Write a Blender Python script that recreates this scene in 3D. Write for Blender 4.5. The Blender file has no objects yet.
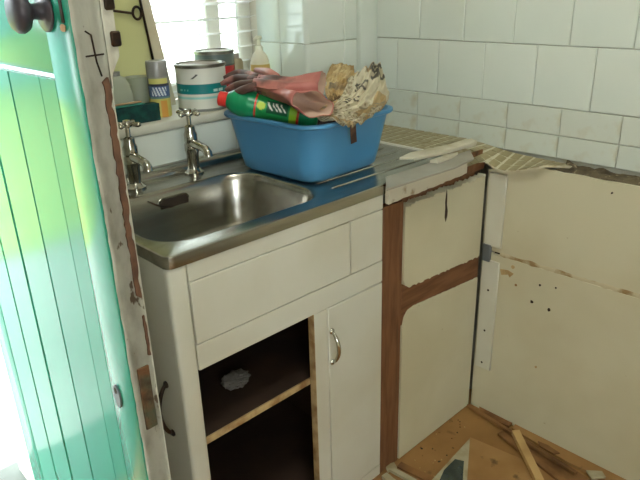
import bpy, bmesh, math, random
import numpy as np
from mathutils import Vector, Matrix

random.seed(7)
S = bpy.context.scene
COL = S.collection

# ------------------------------------------------------------------ camera
CAM = np.array([-1.66, -1.47, 1.353])
FPX = 624.85
YAW, PITCH, ROLL = [math.radians(a) for a in (43.3406, 22.1851, -1.67935)]


def cam_axes():
    y, p, r = YAW, PITCH, ROLL
    fw = np.array([math.sin(y) * math.cos(p), math.cos(y) * math.cos(p), -math.sin(p)])
    rt = np.array([math.cos(y), -math.sin(y), 0.0])
    up = np.cross(rt, fw)
    c, s = math.cos(r), math.sin(r)
    return c * rt + s * up, -s * rt + c * up, fw


RT, UP, FW = cam_axes()
cd = bpy.data.cameras.new('camera')
cd.sensor_width = 36.0
cd.lens = FPX / 640 * 36.0
cd.clip_start = 0.02
cam = bpy.data.objects.new('camera', cd)
COL.objects.link(cam)
m4 = Matrix.Identity(4)
for i in range(3):
    m4[i][0], m4[i][1], m4[i][2], m4[i][3] = RT[i], UP[i], -FW[i], CAM[i]
cam.matrix_world = m4
S.camera = cam

# ------------------------------------------------------------------ world, light, exposure
wd = bpy.data.worlds.new('overcast_sky')
S.world = wd
wd.use_nodes = True
bg = wd.node_tree.nodes['Background']
bg.inputs[0].default_value = (0.90, 0.97, 1.0, 1)
bg.inputs[1].default_value = 12.0
S.view_settings.view_transform = 'Standard'
S.view_settings.look = 'None'
S.view_settings.gamma = 1.0
S.view_settings.use_curve_mapping = False
S.view_settings.exposure = 0.2


# ------------------------------------------------------------------ pixel helpers (a pixel gives a direction)
def ray(px, py):
    return RT * ((px - 320) / FPX) - UP * ((py - 240) / FPX) + FW


def pz(px, py, z):
    d = ray(px, py)
    return Vector(CAM + d * (z - CAM[2]) / d[2])


def py_(px, py, y):
    d = ray(px, py)
    return Vector(CAM + d * (y - CAM[1]) / d[1])


def px_(px, py, x):
    d = ray(px, py)
    return Vector(CAM + d * (x - CAM[0]) / d[0])


# ------------------------------------------------------------------ materials
def lin(c):
    out = []
    for v in c:
        v /= 255.0
        out.append(v / 12.92 if v <= 0.04045 else ((v + 0.055) / 1.055) ** 2.4)
    return tuple(out) + (1.0,)


MATS = {}


def mat(name, c, rough=0.5, metal=0.0, c2=None, scale=8.0, lo=0.4, hi=0.65, bump=0.0, bscale=60.0,
        spec=0.5, trans=0.0, transl=0.0, stretch=None, detail=4.0, coat=0.0, attr=None, c3=None,
        s3=30.0, lo3=0.62, hi3=0.7, ior=1.45):
    m = bpy.data.materials.new(name)
    m.use_nodes = True
    nt = m.node_tree
    b = nt.nodes['Principled BSDF']
    b.inputs['Base Color'].default_value = lin(c)
    b.inputs['Roughness'].default_value = rough
    b.inputs['Metallic'].default_value = metal
    b.inputs['Specular IOR Level'].default_value = spec
    b.inputs['Transmission Weight'].default_value = trans
    b.inputs['Coat Weight'].default_value = coat
    b.inputs['IOR'].default_value = ior
    tc = nt.nodes.new('ShaderNodeTexCoord')
    mp = nt.nodes.new('ShaderNodeMapping')
    nt.links.new(tc.outputs['Object'], mp.inputs[0])
    if stretch:
        mp.inputs['Scale'].default_value = stretch

    def noise(sc, dt=detail):
        n = nt.nodes.new('ShaderNodeTexNoise')
        n.inputs['Scale'].default_value = sc
        n.inputs['Detail'].default_value = dt
        nt.links.new(mp.outputs[0], n.inputs['Vector'])
        return n

    def layer(prev, col, sc, a, z):
        n = noise(sc)
        r = nt.nodes.new('ShaderNodeMapRange')
        r.inputs['From Min'].default_value = a
        r.inputs['From Max'].default_value = z
        nt.links.new(n.outputs['Fac'], r.inputs['Value'])
        mx = nt.nodes.new('ShaderNodeMix')
        mx.data_type = 'RGBA'
        nt.links.new(r.outputs[0], mx.inputs[0])
        if hasattr(prev, 'is_linked'):
            nt.links.new(prev, mx.inputs[6])
        else:
            mx.inputs[6].default_value = prev
        mx.inputs[7].default_value = lin(col)
        return mx.outputs[2]
    src = lin(c)
    if attr:
        an = nt.nodes.new('ShaderNodeAttribute')
        an.attribute_name = attr
        src = an.outputs['Color']
        nt.links.new(src, b.inputs['Base Color'])
    if c2:
        src = layer(src, c2, scale, lo, hi)
        nt.links.new(src, b.inputs['Base Color'])
    if c3:
        src = layer(src, c3, s3, lo3, hi3)
        nt.links.new(src, b.inputs['Base Color'])
    if bump:
        n = noise(bscale, 3.0)
        bn = nt.nodes.new('ShaderNodeBump')
        bn.inputs['Strength'].default_value = bump
        bn.inputs['Distance'].default_value = 0.004
        nt.links.new(n.outputs['Fac'], bn.inputs['Height'])
        nt.links.new(bn.outputs[0], b.inputs['Normal'])
    if transl:
        tl = nt.nodes.new('ShaderNodeBsdfTranslucent')
        tl.inputs[0].default_value = lin(c)
        ms = nt.nodes.new('ShaderNodeMixShader')
        ms.inputs[0].default_value = transl
        nt.links.new(b.outputs[0], ms.inputs[1])
        nt.links.new(tl.outputs[0], ms.inputs[2])
        nt.links.new(ms.outputs[0], nt.nodes['Material Output'].inputs[0])
    MATS[name] = m
    return m


def glassy(name, c, rough=0.02, alpha=0.35):
    """thin clear sheet: transparent + glossy, colour tinted"""
    m = bpy.data.materials.new(name)
    m.use_nodes = True
    nt = m.node_tree
    nt.nodes.remove(nt.nodes['Principled BSDF'])
    t = nt.nodes.new('ShaderNodeBsdfTransparent')
    t.inputs[0].default_value = lin(c)
    g = nt.nodes.new('ShaderNodeBsdfGlossy')
    g.inputs['Roughness'].default_value = rough
    fr = nt.nodes.new('ShaderNodeFresnel')
    fr.inputs[0].default_value = 1.45
    ms = nt.nodes.new('ShaderNodeMixShader')
    nt.links.new(fr.outputs[0], ms.inputs[0])
    nt.links.new(t.outputs[0], ms.inputs[1])
    nt.links.new(g.outputs[0], ms.inputs[2])
    nt.links.new(ms.outputs[0], nt.nodes['Material Output'].inputs[0])
    MATS[name] = m
    return m


mat('plaster', (214, 210, 196), 0.8, c2=(200, 195, 178), scale=3, bump=0.1)
mat('ceiling_white', (225, 223, 214), 0.9)
mat('grout', (176, 176, 166), 0.9, c2=(150, 146, 130), scale=14)
mat('tile', (216, 222, 213), 0.12, c2=(208, 216, 208), scale=2.5, bump=0.02, bscale=14, coat=0.2)
mat('tile_dirty', (204, 210, 200), 0.18, c2=(190, 184, 160), scale=18, lo=0.55, hi=0.8, c3=(140, 120, 88), s3=60, lo3=0.72, hi3=0.8)
mat('floor_board', (160, 120, 70), 0.7, c2=(136, 98, 54), scale=5, lo=0.35, hi=0.7, c3=(86, 62, 40), s3=14, lo3=0.62, hi3=0.74, bump=0.15)
mat('white_paint', (204, 203, 189), 0.42, c2=(196, 193, 175), scale=4, bump=0.05, bscale=40)
mat('white_paint_worn', (206, 200, 180), 0.5, c2=(150, 128, 92), scale=26, lo=0.58, hi=0.7, bump=0.1)
mat('white_gloss', (226, 224, 212), 0.3)
mat('cream_panel', (203, 198, 172), 0.55, c2=(194, 187, 158), scale=3, c3=(150, 128, 90), s3=40, lo3=0.74, hi3=0.8, bump=0.08, bscale=25)
mat('brown_wood', (122, 82, 52), 0.75, c2=(98, 62, 36), scale=10, stretch=(6, 6, 0.7), bump=0.2)
mat('brown_wood_rail', (122, 82, 52), 0.75, c2=(98, 62, 36), scale=10, stretch=(0.7, 6, 6), bump=0.2)
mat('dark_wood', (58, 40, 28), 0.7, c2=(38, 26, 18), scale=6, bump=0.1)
mat('raw_edge', (186, 160, 116), 0.7, c2=(140, 106, 66), scale=30)
mat('steel', (178, 176, 168), 0.24, 1.0, c2=(160, 156, 146), scale=5, stretch=(1, 8, 8), bump=0.02, bscale=30)
mat('chrome', (205, 204, 198), 0.12, 1.0, c2=(170, 166, 150), scale=40)
mat('dark_metal', (48, 44, 42), 0.45, 0.8, c2=(80, 60, 44), scale=30)
mat('knob_black', (50, 48, 58), 0.45, 0.0, c2=(70, 62, 66), scale=18)
mat('rust', (112, 78, 50), 0.8, 0.3, c2=(70, 92, 74), scale=24, c3=(60, 40, 26), s3=40, lo3=0.5)
mat('door_green', (44, 144, 118), 0.16, c2=(38, 136, 114), scale=3, bump=0.05, bscale=9, spec=0.35, stretch=(1, 1, 0.3))
mat('groove', (30, 84, 66), 0.6)
mat('door_edge', (200, 198, 182), 0.75, c2=(160, 155, 138), scale=30, lo=0.45, hi=0.7, c3=(104, 88, 70), s3=45, lo3=0.64, hi3=0.67, bump=0.6, bscale=40, stretch=(1, 1, 0.45))
mat('bare_brown', (104, 74, 54), 0.85, c2=(70, 48, 36), scale=30)
mat('tub_blue', (80, 146, 192), 0.38, c2=(74, 140, 188), scale=6)
mat('glove_red', (188, 124, 114), 0.5, c2=(172, 102, 96), scale=10, c3=(84, 60, 56), s3=9, lo3=0.6, hi3=0.72)
mat('glove_grime', (92, 66, 60), 0.6, c2=(176, 110, 100), scale=16, lo=0.5, hi=0.7)
mat('glove_inside', (190, 160, 140), 0.7)
mat('paper_print', (210, 190, 150), 0.85, attr='print', bump=0.1)
mat('tan_paper', (196, 168, 120), 0.85, c2=(170, 140, 92), scale=12, bump=0.1, attr='print')
mat('bottle_print', (20, 140, 80), 0.3, attr='print')
mat('cap_red', (214, 54, 46), 0.4)
mat('can_print', (220, 220, 210), 0.35, attr='print')
mat('can_metal', (150, 148, 138), 0.35, 0.9, c2=(110, 108, 100), scale=20)
mat('can_lid_dirty', (150, 136, 124), 0.6, c2=(200, 196, 186), scale=14)
mat('can_lid_white', (228, 228, 222), 0.5, c2=(200, 200, 190), scale=14)
mat('grey_cap', (150, 150, 148), 0.35, 0.3)
mat('brush_green', (12, 74, 66), 0.8, c2=(8, 50, 50), scale=40, bump=0.5, bscale=90)
mat('brush_teal', (50, 130, 116), 0.5)
mat('brush_wood', (190, 150, 116), 0.6)
mat('soap_liquid', (222, 196, 130), 0.3, transl=0.5)
mat('soap_plastic', (238, 236, 222), 0.3, transl=0.5)
mat('jar_brown', (150, 140, 110), 0.3)
mat('slat_white', (248, 248, 246), 0.5, transl=0.65)
mat('cord', (225, 228, 228), 0.7)
mat('board_yellow', (206, 206, 150), 0.6, c2=(198, 198, 140), scale=3)
mat('board_edge', (205, 196, 172), 0.6, c2=(190, 180, 152), scale=8)
mat('mosaic', (160, 150, 112), 0.4, c2=(146, 134, 98), scale=9, c3=(120, 104, 72), s3=40, lo3=0.66)
mat('mosaic_grout', (204, 198, 172), 0.9, c2=(150, 132, 96), scale=20, lo=0.5, hi=0.7)
mat('laminate_grey', (164, 160, 148), 0.45, c2=(150, 144, 130), scale=8)
mat('plaster_chunk', (206, 200, 180), 0.9, c2=(182, 172, 144), scale=12, bump=0.3)
mat('chipboard', (120, 84, 52), 0.9, c2=(80, 52, 30), scale=30, bump=0.5)
mat('mortar', (104, 92, 70), 0.95, c2=(66, 56, 42), scale=30, c3=(150, 138, 112), s3=55, lo3=0.6, bump=0.8)
mat('seam_filler', (196, 186, 156), 0.9, c2=(150, 124, 84), scale=18, lo=0.5, hi=0.65, bump=0.5)
mat('bracket_grey', (120, 126, 130), 0.5, 0.6)
mat('hole_dark', (50, 40, 30), 0.9)
mat('stick', (196, 162, 108), 0.7, c2=(170, 134, 82), scale=10)
mat('stick_brown', (140, 100, 58), 0.75, c2=(104, 70, 40), scale=12)
mat('tan_sheet', (168, 130, 80), 0.75, c2=(148, 108, 62), scale=6, c3=(110, 84, 54), s3=20, lo3=0.64, hi3=0.72)
mat('wallpaper_scrap', (150, 108, 66), 0.85, c2=(110, 74, 44), scale=14)
mat('mirror_glass', (96, 108, 108), 0.12, 0.7, c2=(60, 70, 72), scale=12)
mat('white_chip', (176, 168, 140), 0.8, c2=(150, 136, 102), scale=20)
mat('dust_grey', (104, 100, 94), 0.95)
mat('concrete', (136, 134, 130), 0.9, c2=(122, 120, 116), scale=1.5)
mat('threshold_stone', (92, 100, 94), 0.8, c2=(76, 82, 76), scale=5)
mat('window_backdrop_render', (236, 230, 222), 0.9, c2=(226, 216, 206), scale=1.2)
mat('grass', (136, 146, 72), 0.95, c2=(116, 132, 60), scale=2)
mat('backdrop_render', (128, 150, 152), 0.9, c2=(116, 138, 142), scale=1.0)
mat('grey_plastic', (206, 212, 196), 0.35, transl=0.45)
glassy('pane_glass', (245, 250, 250))
glassy('clear_plastic', (206, 216, 210), 0.1)


# ------------------------------------------------------------------ mesh helpers
def link(o, parent=None):
    COL.objects.link(o)
    if parent is not None:
        o.parent = parent
        if any(abs(v) > 1e-9 for v in parent.location) or any(abs(v) > 1e-9 for v in parent.rotation_euler):
            o.matrix_parent_inverse = parent_world(parent).inverted()
    return o


def parent_world(o):
    m = Matrix.LocRotScale(o.location, o.rotation_euler, o.scale)
    if o.parent:
        return parent_world(o.parent) @ o.matrix_parent_inverse @ m
    return m


def tag(o, label=None, cat=None, group=None, kind=None):
    if label:
        o['label'] = label
    if cat:
        o['category'] = cat
    if group:
        o['group'] = group
    if kind:
        o['kind'] = kind
    return o


def thing(name, label, cat, loc=(0, 0, 0), group=None):
    o = bpy.data.objects.new(name, None)
    o.empty_display_size = 0.05
    o.location = loc
    COL.objects.link(o)
    return tag(o, label, cat, group)


def obj(name, bm, m, parent=None, smooth=False, angle=None):
    me = bpy.data.meshes.new(name)
    bmesh.ops.recalc_face_normals(bm, faces=bm.faces[:])
    bm.to_mesh(me)
    bm.free()
    for mm in (m if isinstance(m, (list, tuple)) else [m]):
        me.materials.append(MATS[mm])
    if smooth or angle:
        me.shade_smooth()
        if angle:
            me.set_sharp_from_angle(angle=math.radians(angle))
    o = bpy.data.objects.new(name, me)
    return link(o, parent)


def box(bm, x0, x1, y0, y1, z0, z1, bev=0.0, seg=1, mi=0):
    vs = [bm.verts.new((x, y, z)) for x in (x0, x1) for y in (y0, y1) for z in (z0, z1)]
    fs = []
    for idx in ((0, 1, 3, 2), (4, 6, 7, 5), (0, 4, 5, 1), (2, 3, 7, 6), (0, 2, 6, 4), (1, 5, 7, 3)):
        f = bm.faces.new([vs[i] for i in idx])
        f.material_index = mi
        fs.append(f)
    bmesh.ops.recalc_face_normals(bm, faces=fs)
    if bev:
        es = list({e for f in fs for e in f.edges})
        bmesh.ops.bevel(bm, geom=es, offset=bev, segments=seg, profile=0.5, affect='EDGES')
    return vs


def bx(name, x0, x1, y0, y1, z0, z1, m, parent=None, bev=0.0, seg=1):
    bm = bmesh.new()
    box(bm, x0, x1, y0, y1, z0, z1, bev, seg)
    return obj(name, bm, m, parent, angle=40 if bev else None)


def frame_of(d):
    d = d.normalized()
    a = Vector((0, 0, 1)) if abs(d.z) < 0.9 else Vector((1, 0, 0))
    u = d.cross(a).normalized()
    return u, d.cross(u).normalized()


def tube(bm, pts, rad, seg=10, cap=True, flat=None):
    pts = [Vector(p) for p in pts]
    if not isinstance(rad, (list, tuple)):
        rad = [rad] * len(pts)
    rings = []
    u0 = None
    for i, p in enumerate(pts):
        d = (pts[min(i + 1, len(pts) - 1)] - pts[max(i - 1, 0)])
        if u0 is None:
            u, v = frame_of(d)
        else:
            dn = d.normalized()
            u = (u0 - dn * u0.dot(dn)).normalized()
            v = dn.cross(u)
        u0 = u
        ring = []
        for k in range(seg):
            a = 2 * math.pi * k / seg
            ring.append(bm.verts.new(p + u * rad[i] * math.cos(a) + v * rad[i] * math.sin(a)))
        rings.append(ring)
    for a, b in zip(rings, rings[1:]):
        for k in range(seg):
            bm.faces.new((a[k], a[(k + 1) % seg], b[(k + 1) % seg], b[k]))
    if cap:
        bm.faces.new(rings[0][::-1])
        bm.faces.new(rings[-1])
    return rings


def lathe(bm, prof, c, seg=28, axis=(0, 0, 1), mats=None, cap=True):
    """prof: list of (r, h) along axis from point c"""
    ax = Vector(axis).normalized()
    u, v = frame_of(ax)
    c = Vector(c)
    rings = []
    for r, h in prof:
        rings.append([bm.verts.new(c + ax * h + u * max(r, 1e-4) * math.cos(2 * math.pi * k / seg)
                                   + v * max(r, 1e-4) * math.sin(2 * math.pi * k / seg)) for k in range(seg)])
    for i, (a, b) in enumerate(zip(rings, rings[1:])):
        for k in range(seg):
            f = bm.faces.new((a[k], a[(k + 1) % seg], b[(k + 1) % seg], b[k]))
            if mats:
                f.material_index = mats[i]
    if cap:
        for rg in (rings[0], rings[-1]):
            bm.faces.new(rg)
    return rings


def prism(bm, poly, axis, a, b, mi=0):
    """extrude a 2D polygon along axis 'x','y','z' between a and b"""
    def P(p, t):
        if axis == 'x':
            return (t, p[0], p[1])
        if axis == 'y':
            return (p[0], t, p[1])
        return (p[0], p[1], t)
    A = [bm.verts.new(P(p, a)) for p in poly]
    B = [bm.verts.new(P(p, b)) for p in poly]
    fs = [bm.faces.new(A), bm.faces.new(B[::-1])]
    n = len(poly)
    for i in range(n):
        fs.append(bm.faces.new((A[i], B[i], B[(i + 1) % n], A[(i + 1) % n])))
    for f in fs:
        f.material_index = mi
    return fs


def slab(bm, top, th, mi=0):
    """polygon of 3D points thickened downwards along -z by th (th may be a vector)"""
    d = Vector((0, 0, -th)) if not isinstance(th, Vector) else th
    A = [bm.verts.new(Vector(p)) for p in top]
    B = [bm.verts.new(Vector(p) + d) for p in top]
    n = len(top)
    bm.faces.new(A)
    bm.faces.new(B[::-1])
    for i in range(n):
        bm.faces.new((A[i], B[i], B[(i + 1) % n], A[(i + 1) % n]))


def rrect(cx, cy, hx, hy, r, n=6):
    out = []
    for sx, sy, a0 in ((1, 1, 0), (-1, 1, 90), (-1, -1, 180), (1, -1, 270)):
        for k in range(n + 1):
            a = math.radians(a0 + 90 * k / n)
            out.append((cx + sx * (hx - r) + r * math.cos(a), cy + sy * (hy - r) + r * math.sin(a)))
    return out


def loft(bm, rings, close_last=True, close_first=False):
    R = [[bm.verts.new(p) for p in rg] for rg in rings]
    n = len(R[0])
    for a, b in zip(R, R[1:]):
        for k in range(n):
            bm.faces.new((a[k], a[(k + 1) % n], b[(k + 1) % n], b[k]))
    if close_last:
        bm.faces.new(R[-1])
    if close_first:
        bm.faces.new(R[0])
    return R


def hash_noise(x, y, s=0):
    n = math.sin(x * 12.9898 + y * 78.233 + s * 37.719) * 43758.5453
    return n - math.floor(n)


def vnoise(x, y, s=0):
    xi, yi = math.floor(x), math.floor(y)
    fx, fy = x - xi, y - yi
    fx, fy = fx * fx * (3 - 2 * fx), fy * fy * (3 - 2 * fy)
    a = hash_noise(xi, yi, s) * (1 - fx) + hash_noise(xi + 1, yi, s) * fx
    b = hash_noise(xi, yi + 1, s) * (1 - fx) + hash_noise(xi + 1, yi + 1, s) * fx
    return a * (1 - fy) + b * fy


def set_print(o, fn):
    """per-corner flat print colours; fn(local co) -> srgb 0..255"""
    me = o.data
    ca = me.color_attributes.new('print', 'FLOAT_COLOR', 'POINT')
    for i, v in enumerate(me.vertices):
        ca.data[i].color = lin(fn(i, v.co))


# ------------------------------------------------------------------ the room shell
WT = 0.30                      # thickness of the outer wall
WX0, WX1 = -1.04, -0.305       # window opening
SILL = 1.035
WTOP = 2.05
DX0, DX1 = -2.16, -1.272       # doorway
RX0, RY0, RZ = -3.4, -3.3, 2.45

bm = bmesh.new()
box(bm, RX0 - 0.2, 0.2, RY0 - 0.2, 0.0, -0.12, 0.0)
floor = tag(obj('floor', bm, 'floor_board'), 'tan boarded floor strewn with stripped debris', None, None, 'structure')

bm = bmesh.new()
box(bm, RX0 - 0.2, DX0, 0, WT, -0.12, RZ)
box(bm, DX0, DX1, 0, WT, 2.03, RZ)
box(bm, DX1, WX0, 0, WT, -0.12, RZ)
box(bm, WX0, WX1, 0, WT, -0.12, SILL - 0.022)
box(bm, WX0, WX1, 0, WT, WTOP, RZ)
box(bm, WX1, 0.2, 0, WT, -0.12, RZ)
wall_back = tag(obj('wall_back', bm, 'plaster'), 'pale outer wall with window over the sink and doorway', None, None, 'structure')

bm = bmesh.new()
box(bm, 0, 0.2, RY0 - 0.2, 0, -0.12, RZ)
wall_right = tag(obj('wall_right', bm, 'grout'), 'side wall tiled white above cream lining boards', None, None, 'structure')
bm = bmesh.new()
box(bm, RX0 - 0.2, RX0, RY0 - 0.2, 0, 0, RZ)
tag(obj('wall_left', bm, 'plaster'), 'plain pale wall on the far side of the room', None, None, 'structure')
# unseen rear wall; its window opening is added to let in fill light
bm = bmesh.new()
box(bm, RX0, -3.25, RY0 - 0.2, RY0, 0, RZ)
box(bm, -2.15, 0, RY0 - 0.2, RY0, 0, RZ)
box(bm, -3.25, -2.15, RY0 - 0.2, RY0, 0, 1.15)
box(bm, -3.25, -2.15, RY0 - 0.2, RY0, 2.15, RZ)
tag(obj('wall_rear', bm, 'plaster'), 'pale wall behind the viewpoint with an opening added for fill light', None, None, 'structure')
bm = bmesh.new()
box(bm, RX0 - 0.2, 0.2, RY0 - 0.2, WT, RZ, RZ + 0.1)
tag(obj('ceiling', bm, 'ceiling_white'), 'plain white ceiling', None, None, 'structure')

# fill lamp added out of view to brighten the tiles and tub
LAMP = (-1.12, -1.15, RZ)
lampm = mat('fill_globe', (255, 250, 240), 0.4)
lb_ = lampm.node_tree.nodes['Principled BSDF']
lb_.inputs['Emission Color'].default_value = (0.97, 1.0, 0.91, 1)
lb_.inputs['Emission Strength'].default_value = 26.0
lamp = thing('added_fill_lamp', 'unseen round opal fill lamp added above the kitchen', 'lamp', LAMP)
bm = bmesh.new()
lathe(bm, [(0.0, -0.0005), (0.09, -0.0005), (0.09, -0.02), (0.07, -0.03)], LAMP, 32, cap=False)
obj('base', bm, 'white_gloss', lamp, smooth=True, angle=40)
bm = bmesh.new()
lathe(bm, [(0.07, -0.0305), (0.12, -0.05), (0.15, -0.09), (0.15, -0.13), (0.11, -0.18), (0.05, -0.205), (0.0, -0.21)], LAMP, 32, cap=False)
obj('globe', bm, 'fill_globe', lamp, smooth=True)

# assumed exterior, added for door reflections and a bright window
bm = bmesh.new()
box(bm, -9, -0.6, WT, 2.4, -0.3, -0.14)
box(bm, -0.6, 7, WT, 3.6, -0.3, -0.14)
tag(obj('ground', bm, 'concrete'), 'assumed concrete yard outside the doorway, added for door reflections', None, None, 'structure')  # assumed yard, put in for the reflections on the door
bm = bmesh.new()
box(bm, -9, -0.6, 2.4, 12, -0.3, -0.13)
tag(obj('lawn', bm, 'grass'), 'assumed lawn beyond the yard, added for yellow-green door reflections', 'lawn', None, 'stuff')  # lawn put in so the door reflects yellow-green
bm = bmesh.new()
box(bm, -0.6, 7, 3.6, 3.8, -0.3, 2.2)
tag(obj('window_backdrop', bm, 'window_backdrop_render'), 'pale rendered wall added to whiten the view through the blind', 'wall')  # wall put in to keep the window white behind the slats
bm = bmesh.new()
box(bm, -9, -0.6, 10.0, 10.2, -0.129, 3.2)
tag(obj('backdrop', bm, 'backdrop_render'), 'pale blue-grey outbuilding beyond the lawn, added to reflect pale in the door', None, None, 'structure')  # unseen wall put in so the door rail reflects pale
bm = bmesh.new()
box(bm, DX0, DX1, 0.0, WT + 0.03, -0.13, 0.002, 0.006)
tag(obj('trim_1', bm, 'threshold_stone'), 'grey stone threshold under the open door', None, None, 'structure')

# door lining (jambs and head)
bm = bmesh.new()
box(bm, DX1 - 0.001, DX1 + 0.0, 0.0, WT, 0.002, 2.03)
bm.free()
bm = bmesh.new()
box(bm, DX0, DX0 + 0.03, 0.06, WT - 0.02, 0.002, 2.03)
box(bm, DX1 - 0.03, DX1, 0.10, WT - 0.02, 0.002, 2.03)
box(bm, DX0 + 0.03, DX1 - 0.03, 0.06, WT - 0.02, 2.0, 2.03)
tag(obj('trim_2', bm, 'white_paint'), 'painted door lining around the open doorway', None, None, 'structure')

# ---------------------------------------------------------------- tiles (each a child of its wall)
TILE_CACHE = {}


def tile_mesh(w, h, matname, t=0.006, g=0.0008):
    key = (round(w, 4), round(h, 4), matname)
    if key not in TILE_CACHE:
        b2 = bmesh.new()
        x0, x1, z0, z1 = -w / 2 + g, w / 2 - g, -h / 2 + g, h / 2 - g
        e = 0.0022
        A = [b2.verts.new(p) for p in ((x0, 0, z0), (x1, 0, z0), (x1, 0, z1), (x0, 0, z1))]
        B = [b2.verts.new(p) for p in ((x0, -t + e, z0), (x1, -t + e, z0), (x1, -t + e, z1), (x0, -t + e, z1))]
        Cc = [b2.verts.new(p) for p in ((x0 + e, -t, z0 + e), (x1 - e, -t, z0 + e), (x1 - e, -t, z1 - e), (x0 + e, -t, z1 - e))]
        for P, Q in ((A, B), (B, Cc)):
            for k in range(4):
                b2.faces.new((P[k], P[(k + 1) % 4], Q[(k + 1) % 4], Q[k]))
        b2.faces.new(Cc)
        bmesh.ops.recalc_face_normals(b2, faces=b2.faces[:])
        me = bpy.data.meshes.new('tile')
        b2.to_mesh(me)
        b2.free()
        me.materials.append(MATS[matname])
        TILE_CACHE[key] = me
    return TILE_CACHE[key]


def put_tile(parent, center, w, h, rz, matname='tile', tilt=0.002):
    o = bpy.data.objects.new('tile', tile_mesh(w, h, matname))
    o.location = center
    o.rotation_euler = (random.uniform(-tilt, tilt), 0, rz + random.uniform(-tilt, tilt))
    return link(o, parent)


# right wall: mesh local x -> world -y direction when rz = -90deg (front faces -x)
T = 0.1635
rows = [(0.885, 0.949, -0.2, 'tile_dirty'), (0.949, 1.0235, -0.2, 'tile_dirty'), (1.0235, 1.1865, -0.112, 'tile'),
        (1.1865, 1.3495, -0.2, 'tile'), (1.3495, 1.5125, -0.112, 'tile'), (1.5125, 1.6755, -0.2, 'tile')]
for z0, z1, j0, mn in rows:
    ys = [-0.001]
    y = j0
    while y > -1.75:
        ys.append(y)
        y -= T
    for a, b in zip(ys, ys[1:]):
        put_tile(wall_right, (-0.0005, (a + b) / 2, (z0 + z1) / 2), a - b, z1 - z0, math.radians(-90), mn)
# back wall: right of the window, faces -y
for z0, z1 in ((0.93, 1.0235), (1.0235, 1.1865), (1.1865, 1.3495), (1.3495, 1.5125)):
    for a, b in ((-0.305, -0.144), (-0.144, -0.002)):
        put_tile(wall_back, ((a + b) / 2, -0.0005, (z0 + z1) / 2), b - a, z1 - z0, 0)
# below the sill
xs = [-1.23, -1.085, -0.925, -0.762, -0.599, -0.436, -0.305]
for a, b in zip(xs, xs[1:]):
    put_tile(wall_back, ((a + b) / 2, -0.0005, 0.964), b - a, 0.09, 0)
# window reveal, faces -x
for z0, z1 in ((1.037, 1.1865), (1.1865, 1.3495), (1.3495, 1.5125)):
    for a, b in ((0.118, 0.004), (0.232, 0.118)):
        put_tile(wall_back, (WX1 - 0.0005, (a + b) / 2, (z0 + z1) / 2), a - b, z1 - z0, math.radians(-90))
# rounded edge tiles on the reveal corner
for z0, z1 in ((1.037, 1.1865), (1.1865, 1.3495), (1.3495, 1.5125)):
    bm = bmesh.new()
    poly = [(WX1 + 0.004, 0.004), (WX1 - 0.009, 0.004)] + \
           [(WX1 + 0.004 - 0.013 * math.cos(a), 0.004 - 0.013 * math.sin(a)) for a in [math.radians(15 * k) for k in range(1, 7)]]
    prism(bm, poly, 'z', z0 + 0.001, z1 - 0.001)
    obj('edge_tile', bm, 'tile', wall_back, angle=50)

# corner pipe casing
bm = bmesh.new()
box(bm, -0.090, -0.007, -0.028, -0.007, 0.93, RZ, 0.004, 2)
tag(obj('trim_3', bm, 'tile', None, angle=40), 'narrow white boxed casing up the tiled corner', None, None, 'structure')

# window sill
bm = bmesh.new()
box(bm, WX0 + 0.0005, WX1 - 0.0085, -0.016, WT - 0.03, SILL - 0.022, SILL, 0.004, 2)
tag(obj('trim_4', bm, 'white_paint', None, angle=40), 'painted window sill above the sink', None, None, 'structure')

# window
win = thing('window_1', 'white framed casement window behind the blind', None)
win['kind'] = 'structure'
FY0, FY1 = 0.266, 0.298
bx('frame_side', WX0 + 0.001, WX0 + 0.05, FY0, FY1, SILL, WTOP, 'white_gloss', win, 0.004)
bx('frame_side', WX1 - 0.05, WX1 - 0.001, FY0, FY1, SILL, WTOP, 'white_gloss', win, 0.004)
bx('frame_bottom', WX0 + 0.05, WX1 - 0.05, FY0, FY1, SILL, SILL + 0.05, 'white_gloss', win, 0.004)
bx('frame_top', WX0 + 0.05, WX1 - 0.05, FY0, FY1, WTOP - 0.05, WTOP, 'white_gloss', win, 0.004)
bx('mullion', -0.478, -0.43, FY0, FY1, SILL + 0.05, WTOP - 0.05, 'white_gloss', win, 0.004)
for a, b in ((WX0 + 0.05, -0.478), (-0.43, WX1 - 0.05)):
    bx('pane', a, b, 0.280, 0.284, SILL + 0.05, WTOP - 0.05, 'pane_glass', win)

# venetian blind
bl = thing('venetian_blind', 'white slatted venetian blind hanging in the window over the sink', 'blind', ((WX0 + WX1) / 2, 0.243, 1.05))
bm = bmesh.new()
for k in range(5):      # slightly bowed slat profile
    pass
tl = math.radians(12)
W2 = 0.023
prof = []
for t in (-1, -0.5, 0, 0.5, 1):
    prof.append((t * W2 * math.cos(tl) + 0.0016 * (1 - t * t) * math.sin(tl), -t * W2 * math.sin(tl) + 0.0016 * (1 - t * t) * math.cos(tl)))
SX0, SX1 = WX0 + 0.008, WX1 - 0.012
A = [bm.verts.new((SX0, p[0], p[1])) for p in prof]
B = [bm.verts.new((SX1, p[0], p[1])) for p in prof]
for k in range(4):
    bm.faces.new((A[k], A[k + 1], B[k + 1], B[k]))
bmesh.ops.solidify(bm, geom=bm.faces[:], thickness=0.0008)
sm = bpy.data.meshes.new('slat')
bm.to_mesh(sm)
bm.free()
sm.materials.append(MATS['slat_white'])
for k in range(21):
    o = bpy.data.objects.new('slat', sm)
    o.location = (0, 0.240, 1.085 + 0.045 * k)
    o.rotation_euler = (0, random.uniform(-0.004, 0.004), 0)
    link(o, bl)
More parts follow.
